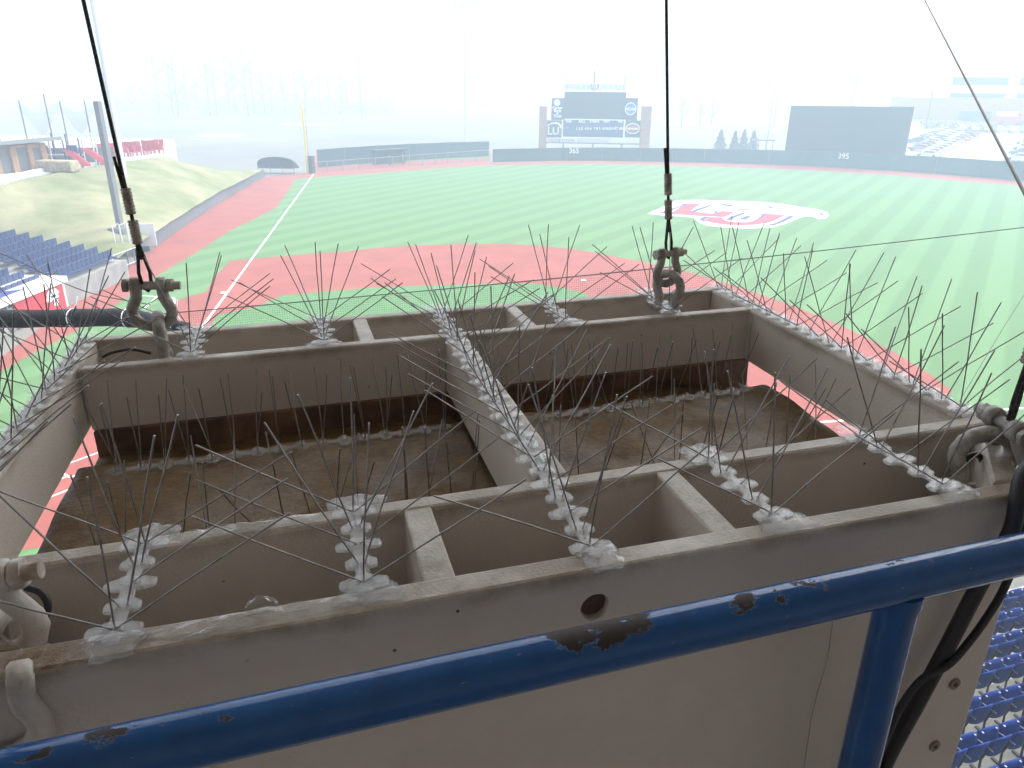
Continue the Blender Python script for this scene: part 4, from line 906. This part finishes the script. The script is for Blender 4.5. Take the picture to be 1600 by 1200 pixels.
# ------------------------------------------------------------------ bird spike strips
def make_base(n, pitch=.034, wide=.0235, bend=0):
    b = MB(); prof = []
    for i in range(n):
        w = wide if i % 2 == 0 else wide*.68
        for o_, f in ((-.49, 0), (-.30, .02), (-.25, .55), (-.20, .92), (-.10, 1.0), (.08, 1.0), (.17, .9), (.24, .55), (.32, .02)): prof.append(((i+.5+o_)*pitch, .0068+(w-.0068)*f))
    K = len(prof); vs = []
    for x, w in prof:
        for y, z in ((-w, .0004), (-w, .0026), (-w*.86, .0034), (w*.86, .0034), (w, .0026), (w, .0004)): vs.append((x, y, z))
    fs = [(k*6+a, (k+1)*6+a, (k+1)*6+(a+1) % 6, k*6+(a+1) % 6) for k in range(K-1) for a in range(6)]
    b.add(vs, [f[::-1] for f in fs]+[tuple(range(6))[::-1], tuple(range((K-1)*6, K*6))])
    for i in range(n):
        x = (i+.5)*pitch; w = wide if i % 2 == 0 else wide*.68
        b.box((x, 0, .0060), (.0075, .0165, .005))
    return b
WM = []
for i in range(4):
    rr = random.Random(i); bnd = rr.uniform(-.004, .004)
    w = MB(); w.tube([(0, 0, -.006), (0, 0, .012), (bnd*.4, 0, .06), (bnd, bnd*.5, .11), (bnd*1.2, bnd, .171)], .00094, 6)
    me = bpy.data.meshes.new('wire'); me.from_pydata(w.v, [], w.f); me.polygons.foreach_set('use_smooth', w.sm); me.materials.append(M['wire']); WM.append(me)
nw = [0]
def blob(parent, x, y, z, sx, sy, sz, seed):
    bm = bmesh.new(); bmesh.ops.create_icosphere(bm, subdivisions=3, radius=1); rr = random.Random(seed)
    ph = [rr.uniform(0, 6) for _ in range(6)]
    for v in bm.verts:
        k = 1+.16*math.sin(5*v.co.x+ph[0])+.14*math.sin(7*v.co.y+ph[1])+.10*math.sin(11*v.co.x+9*v.co.y+ph[2])
        v.co = Vector((v.co.x*sx*k, v.co.y*sy*k, max(-.2, v.co.z)*sz*(1+.4*math.sin(9*v.co.x+ph[3])*math.cos(8*v.co.y))))
    me = bpy.data.meshes.new('sealant'); bm.to_mesh(me); bm.free()
    for p in me.polygons: p.use_smooth = True
    link('sealant', me, M['seal'], parent, Matrix.Translation((x, y, z)))
def strip(a, b, z, label, group, lean=55, jit=5, wl=1.0, ends=True, upright=False, miss=.06, slope=0):
    a = Vector((*a, z)); b = Vector((*b, z)); d = b-a; L_ = d.length; n = max(3, round(L_/.034)); pitch = L_/n
    rz = math.atan2(d.y, d.x); root = empty('bird_spike_strip', SPK @ Matrix.Translation(a) @ Matrix.Rotation(rz, 4, 'Z'), label, 'bird spikes', group)
    make_base(n, pitch, .0235 if ends else .017).build('base', M['clear'] if ends else M['clear2'], root)
    r = random.Random(int(a.x*1000)+int(a.y*1000)*7)
    def wire(x, y, lat, along, l):
        if r.random() < miss: return
        dv = Vector((math.tan(math.radians(along)), math.tan(math.radians(lat)), 1)).normalized()
        q_ = Vector((0, 0, 1)).rotation_difference(dv) @ Quaternion((0, 0, 1), r.uniform(0, 6.28))
        link('wire', WM[r.randrange(4)], None, root, Matrix.LocRotScale(Vector((x, y, .0065)), q_, Vector((1, 1, l*wl))))
    for i in range(n):
        x = (i+.5)*pitch
        if i % 2 == 0:
            for s in (-1, 1): wire(x, s*.0062, s*(lean+r.gauss(0, jit*.6)), r.gauss(0, jit), r.uniform(.95, 1.04))
            if i % 4 == 0: wire(x+.003, 0, r.gauss(0, 4), r.gauss(0, jit), r.uniform(.85, 1.0))
        else:
            for s in (-1, 1): wire(x, s*.005, s*((8 if upright else 19)+r.gauss(0, jit*.7)), r.gauss(0, jit), r.uniform(.9, 1.03))
    if ends:
        for x, sd in ((-.002, 1), (L_+.002, 2)): blob(root, x, r.uniform(-.004, .004), .0015, .019*r.uniform(.8, 1.1), .027*r.uniform(.85, 1.15), .0065, int(a.x*991)+sd)
    return root
gN, gF, gW, gL = 'spike strips across the rail-side trough', 'spike strips across the field-side trough', 'spike strips on the brown well boards', 'long spike strips on the frame walls'
strip((-.168, .585), (-.158, .752), .001, 'bird spike strip across the rail-side trough next to the rust-stained corner', gN)
strip((.048, .590), (.054, .752), .001, 'bird spike strip ending in the long sealant smears on the rail-side trough', gN)
strip((.499, .582), (.501, .750), .001, 'bird spike strip just past the second divider of the rail-side trough', gN)
strip((.737, .578), (.733, .748), .001, 'bird spike strip across the rail-side trough nearest the twisted shackle and black cables', gN)
strip((.279, .582), (.311, 1.492), .001, 'long bird spike strip down the centre divider of the loudspeaker frame', gL, jit=9)
strip((-.371, .79), (-.346, 1.482), .001, 'long bird spike strip on the frame side wall toward the navy seats', gL, jit=9)
strip((.951, .755), (.983, 1.50), .001, 'long bird spike strip on the frame side wall toward the outfield logo', gL, jit=9)
strip((-.157, 1.322), (-.154, 1.487), .001, 'bird spike strip across the field-side trough next to the black netting roll', gF)
strip((.070, 1.324), (.074, 1.488), .001, 'bird spike strip across the field-side trough between the netting side shackle and first divider', gF)
strip((.542, 1.325), (.550, 1.493), .001, 'bird spike strip across the field-side trough beside its second divider', gF)
strip((.772, 1.325), (.800, 1.495), .001, 'bird spike strip across the field-side trough against the upright shackle', gF)
for (u0, u1, nm) in ((-.285, .27, 'netting side well'), (.345, .885, 'outfield side well')):
    strip((u0, 1.160), (u1, 1.172), -.1195, f'bird spike strip on the brown board of the {nm}, farther from the rail', gW, lean=16, jit=5, wl=.78, ends=False, upright=True)
    strip((u0+.01, .93), (u1-.01, .945), -.1330, f'bird spike strip on the brown board of the {nm}, closer to the rail', gW, lean=20, jit=8, wl=.8, ends=False, upright=True, miss=.45)

# ------------------------------------------------------------------ shackles, wire ropes
def shackle_parts(root, s=1.0, m=None, pin=True, boltside=1):
    m = m or M['steel']; path = []; R = []
    ctl = [(-.0215, 0), (-.0215, -.012), (-.0225, -.022), (-.0275, -.032), (-.032, -.042), (-.0325, -.052), (-.0275, -.063), (-.0165, -.071), (0, -.0745)]
    ctl = ctl+[(-x, z) for x, z in ctl[::-1][1:]]
    MB().tube([(x*s, 0, z*s) for x, z in ctl], .0098*s, 12).build('bow', m, root)
    for sx in (-1, 1): MB().tube([(sx*(.0215-.0085)*s, 0, .001*s), (sx*(.0215-.006)*s, 0, .001*s), (sx*(.0215+.006)*s, 0, .001*s), (sx*(.0215+.0085)*s, 0, .001*s)], [.0105*s, .0135*s, .0135*s, .0105*s], 16).build('eye', m, root)
    if pin:
        p = MB().cyl((-.036*s, 0, 0), (.052*s*boltside if boltside > 0 else .036*s, 0, 0), .0075*s, 12).build('pin', m, root)
        MB().tube([(-.034*s, 0, 0), (-.041*s, 0, 0)], .0125*s, 6).build('bolt_head', m, p); MB().tube([(.031*s, 0, 0), (.040*s, 0, 0)], .0125*s, 6).build('nut', m, p)
def shackle(M_, label, m=None, s=1.0, boltside=1, pin=True):
    o = empty('bow_shackle', SPK @ M_, label, 'shackle', 'bow shackles hanging the loudspeaker'); shackle_parts(o, s, m, pin, boltside); return o
T = Matrix.Translation; RX = lambda a: Matrix.Rotation(math.radians(a), 4, 'X'); RY = lambda a: Matrix.Rotation(math.radians(a), 4, 'Y'); RZ = lambda a: Matrix.Rotation(math.radians(a), 4, 'Z')
# far-left pair, toward the netting roll
fl = Sv(232, 446, 1.405)
shackle(T(fl) @ RZ(-6) @ RY(2), 'upright bow shackle with long bolt next to the black netting roll', s=1.0)
shackle(T(fl+Vector((.006, 0, -.135))) @ RZ(96) @ RX(180), 'lower bow shackle linked under the one beside the netting roll', s=1.06)
frp = Sv(1045, 396, 1.405)
shackle(T(frp) @ RZ(12), 'upright bow shackle between the field logo and the red dirt', s=.88)
shackle(T(frp+Vector((.006, 0, -.118))) @ RZ(112) @ RX(180), 'lower bow shackle linked under the one below the field logo', s=1.0)
nr = Sv(1568, 664, .645)
shackle(T(nr+Vector((.004, 0, 0))) @ RZ(76) @ RX(-22), 'bow shackle tipped over beside the black cables at the rail-side corner', s=1.05)
shackle(T(nr+Vector((-.012, .005, -.095))) @ RZ(-20) @ RX(180), 'lower bow shackle in the trough beside the black cables', s=1.1)
nl = Sv(-22, 908, .640)
shackle(T(nl+Vector((-.012, 0, 0))) @ RZ(-4) @ RY(-6), 'rust-spotted pale bow shackle at the rust-stained corner', M['pale_steel'], s=1.08)
shackle(T(nl+Vector((-.004, .004, -.125))) @ RZ(80) @ RX(180), 'pale lower bow shackle sunk in the trough at the rust-stained corner', M['pale_steel'], s=1.1)
lo = Sv(-22, 1072, .561)
shackle(T(lo) @ RZ(12) @ RY(8), 'pale bow shackle hanging outside the front panel above the blue rail', M['pale_steel'], s=1.05, pin=False)

def rope(p, top, label, loop=True, r=.0031):
    o = empty('wire_rope', SPK @ Matrix.Translation(p), label, 'wire rope', 'wire ropes holding the loudspeaker'); t = Vector(top)-Vector(p); L_ = t.length; d = t.normalized()
    MB().tube([d*.045, d*.3, d*.9, d*L_], r, 8).build('rope', M['rope'], o)
    side = Vector((.0085, .003, 0))
    MB().tube([d*.078, d*.05+side*.5, d*.022+side, Vector((0, 0, -.004))+side*.75, Vector((0, 0, -.011)), -side*.75+Vector((0, 0, -.004)), d*.022-side, d*.05-side*.5, d*.078], r, 8).build('eye_loop', M['rope'], o)
    for a, b in ((.072, .112), (.122, .165)):
        mb = MB(); k = 8; pts = [d*(a+(b-a)*i/(k*2)) for i in range(k*2+1)]; mb.tube(pts, [.0088 if i % 2 else .0072 for i in range(k*2+1)], 12); mb.build('swage_sleeve', M['sleeve'], o)
    MB().tube([d*.165+Vector((-.004, 0, 0)), d*.215+Vector((-.0065, 0, 0))], r*.9, 6).build('rope_tail', M['rope'], o)
def rtop(p, px, py):
    w = Sv(px, py, 1.405); d = (w-p); return p+d*((3.5-p.z)/d.z)
rope(fl+Vector((-.002, 0, .001)), rtop(fl, 132, 0), 'black wire rope rising from the shackle next to the netting roll')
rope(frp+Vector((0, 0, .001)), rtop(frp, 1041, 0), 'black wire rope rising from the shackle below the field logo')
rope(nr+Vector((.01, 0, .012)), (nr.x+.06, .66, 3.5), 'black wire rope at the rail-side corner with black cables')
rope(nl+Vector((-.012, 0, .002)), (nl.x-.1, .66, 3.5), 'black wire rope at the rust-stained rail-side corner')
def cable(pts, r, label, cat='cable', m=None, n=8, world_=False, grp=None):
    P = [Vector(p) for p in pts]; 
    # Catmull-Rom
    Q = []
    for i in range(len(P)-1):
        p0, p1, p2, p3 = P[max(i-1, 0)], P[i], P[i+1], P[min(i+2, len(P)-1)]
        for s in range(6):
            t = s/6; Q.append(.5*((2*p1)+(p2-p0)*t+(2*p0-5*p1+4*p2-p3)*t*t+(3*p1-p0-3*p2+p3)*t**3))
    Q.append(P[-1]); rr_ = r if not isinstance(r, (list, tuple)) else [r[0]+(r[1]-r[0])*i/(len(Q)-1) for i in range(len(Q))]
    o = MB().tube(Q, rr_, n).build('black_cable' if cat == 'cable' else cat.replace(' ', '_'), m or M['rubber'], None, None if world_ else SPK); return tag(o, label, cat, grp)
cable([Sv(x, y, v_) for x, y, v_ in ((160, 558, 1.40), (175, 551, 1.40), (205, 546, 1.40), (236, 552, 1.39))], .0028, 'thin black cable looped in the trough under the netting side shackle')
cable([Sv(x, y, v_) for x, y, v_ in ((40, 918, .66), (62, 925, .655), (75, 945, .65), (68, 970, .645), (50, 985, .64))], .0032, 'thin black cable loop in the trough at the rust-stained corner')
cable([Sv(x, y, v_) for x, y, v_ in ((1640, 690, .60), (1598, 745, .56), (1580, 830, .538), (1535, 905, .535), (1475, 1020, .535), (1435, 1095, .535), (1375, 1210, .535), (1300, 1400, .535))], .0095, 'thick black cable running down the front panel behind the rail post')
cable([Sv(x, y, v_) for x, y, v_ in ((1645, 720, .60), (1610, 800, .55), (1575, 905, .533), (1545, 960, .532), (1510, 1008, .530), (1480, 1040, .522), (1440, 1062, .520), (1410, 1100, .524), (1390, 1140, .528), (1340, 1260, .53)) ], .0048, 'thin black cable twisting round the thick one on the front panel')
cable([Sv(x, y, v_) for x, y, v_ in ((1500, 735, .66), (1512, 715, .655), (1530, 712, .655), (1540, 735, .66))], .004, 'short black cable end inside the trough beside the tipped shackle')

# ------------------------------------------------------------------ blue guard rail in front
gr = empty('guard_rail', SPK, 'chipped blue tubular guard rail in front of the loudspeaker', 'railing')
RV, RZ_ = .47, -.008
nn_ = 120
MB().tube([(-2.2+4.4*i/nn_, RV, RZ_) for i in range(nn_+1)], .0215, 24).build('top_tube', M['rail'], gr)
pu = .560
MB().tube([(pu, RV, RZ_-.010), (pu, RV, RZ_-.022), (pu+.0005, RV, RZ_-.030), (pu+.001, RV, RZ_-.04), (pu+.004, RV, -.3), (pu+.01, RV, -1.16)], [.0225, .0235, .0215, .0206, .0205, .0205], 24).build('post', M['rail'], gr)
MB().tube([(pu-1.4, RV, RZ_-.010), (pu-1.4, RV, -1.16)], .0205, 20).build('post', M['rail'], gr)
MB().tube([(pu+1.4, RV, RZ_-.010), (pu+1.4, RV, -1.16)], .0205, 20).build('post', M['rail'], gr)
MB().tube([(-2.2, RV, -.62), (2.2, RV, -.62)], .0205, 20).build('middle_tube', M['rail'], gr)

# ------------------------------------------------------------------ backstop net, its rope and the rolled bundle
NA, NB_ = AT(150, 499, 14.2), AT(1620, 353, 16.5)
NB_.z = NA.z + (NB_.z-NA.z)
bn = empty('backstop_net', NA.copy(), 'fine black backstop netting hung below a thin rope over the infield', 'net')
dN = NB_-NA; LN = dN.length; dn = dN.normalized(); hn = Vector((dn.x, dn.y, 0)).normalized()
MB().tube([dn*(LN*i/20)-Z*.10*math.sin(math.pi*i/20) for i in range(21)], .011, 6).build('head_rope', M['netcord'], bn)
net = MB(); cell = .045; DN = 3.4
nh = int(LN*.62/cell)
for i in range(nh):
    p = dn*(i*cell)-Z*.10*math.sin(math.pi*i*cell/LN); e = hn*.0011
    net.add([p-e, p+e, p+e-Z*DN, p-e-Z*DN], [(0, 1, 2, 3)])
for j in range(int(DN/cell)):
    e = Z*.0011; a = -Z*(j*cell); m_ = dn*(LN*.31)-Z*.08+a; b = dn*(LN*.62)-Z*.09+a
    net.add([a-e, m_-e, m_+e, a+e], [(0, 1, 2, 3)]); net.add([m_-e, b-e, b+e, m_+e], [(0, 1, 2, 3)])
no = net.build('netting', M['netcord'], bn); no['kind'] = 'stuff'
nbl = [AT(x, y, 8.0) for x, y in ((-120, 500), (-40, 499), (40, 498), (110, 497), (175, 496), (215, 498), (245, 505), (275, 509), (300, 509))]
rb_ = [.098, .096, .094, .098, .097, .094, .085, .06, .03]; pts = []; rad = []
rr = random.Random(2)
for i in range(len(nbl)-1):
    for s in range(8):
        t = s/8; pts.append(nbl[i].lerp(nbl[i+1], t)); rad.append((rb_[i]+(rb_[i+1]-rb_[i])*t)*rr.uniform(.95, 1.05))
nb = empty('netting_roll', nbl[0].copy(), 'thick black rolled up netting bundle with white ties', 'netting')
MB().tube([p-nbl[0] for p in pts], rad, 18).build('roll', M['netblack'], nb)
for px in (115, 200, 272):
    c_ = AT(px, 497.5 if px < 210 else 503, 8.0)-nbl[0]; ring = []
    for k in range(16):
        a = 2*math.pi*k/16; ring.append(c_+rt*.02*math.sin(a)+up*math.cos(a)*(.102 if px < 250 else .08)+fw*math.sin(a)*.1)
    MB().tube(ring, .006, 6, closed=True).build('tie', M['tie'], nb)
    MB().tube([c_+up*.1, c_+up*.16+rt*.03, c_+up*.24+rt*.035], .005, 5).build('tie_tail', M['tie'], nb)
# other thin wires
cable([AT(1720, 530, 2.2), AT(1600, 300, 3.6), AT(1520, 145, 5.6), AT(1445, 0, 9.5), AT(1400, -90, 13.0)], [.0082, .0082], 'black stay cable slanting up past the office building', 'stay cable', M['rope'], 6, True)
cable([AT(-60, 372, 12), AT(20, 404, 12), AT(90, 438, 12), AT(150, 460, 12), AT(235, 476, 12)], .008, 'thin black wire crossing in front of the dugout roof', 'stay wire', M['rope'], 5, True)
cable([AT(1620, 430, 14), AT(1560, 525, 12), AT(1480, 660, 10)], .0045, 'thin wire over the outfield turf beside the frame wall', 'stay wire', M['netcord'], 5, True)

# ------------------------------------------------------------------ haze
hz = MB(); hz.box((0, 0, 19), (1450, 1450, 41))
ho = hz.build('haze', None); ho['kind'] = 'stuff'
hm = bpy.data.materials.new('haze'); hm.use_nodes = True; t = hm.node_tree; t.nodes.clear()
pv = t.nodes.new('ShaderNodeVolumePrincipled'); pv.inputs['Color'].default_value = (.68, .83, 1.0, 1); pv.inputs['Density'].default_value = .0032; pv.inputs['Anisotropy'].default_value = .25
oo = t.nodes.new('ShaderNodeOutputMaterial'); t.links.new(pv.outputs[0], oo.inputs['Volume']); ho.data.materials.append(hm)
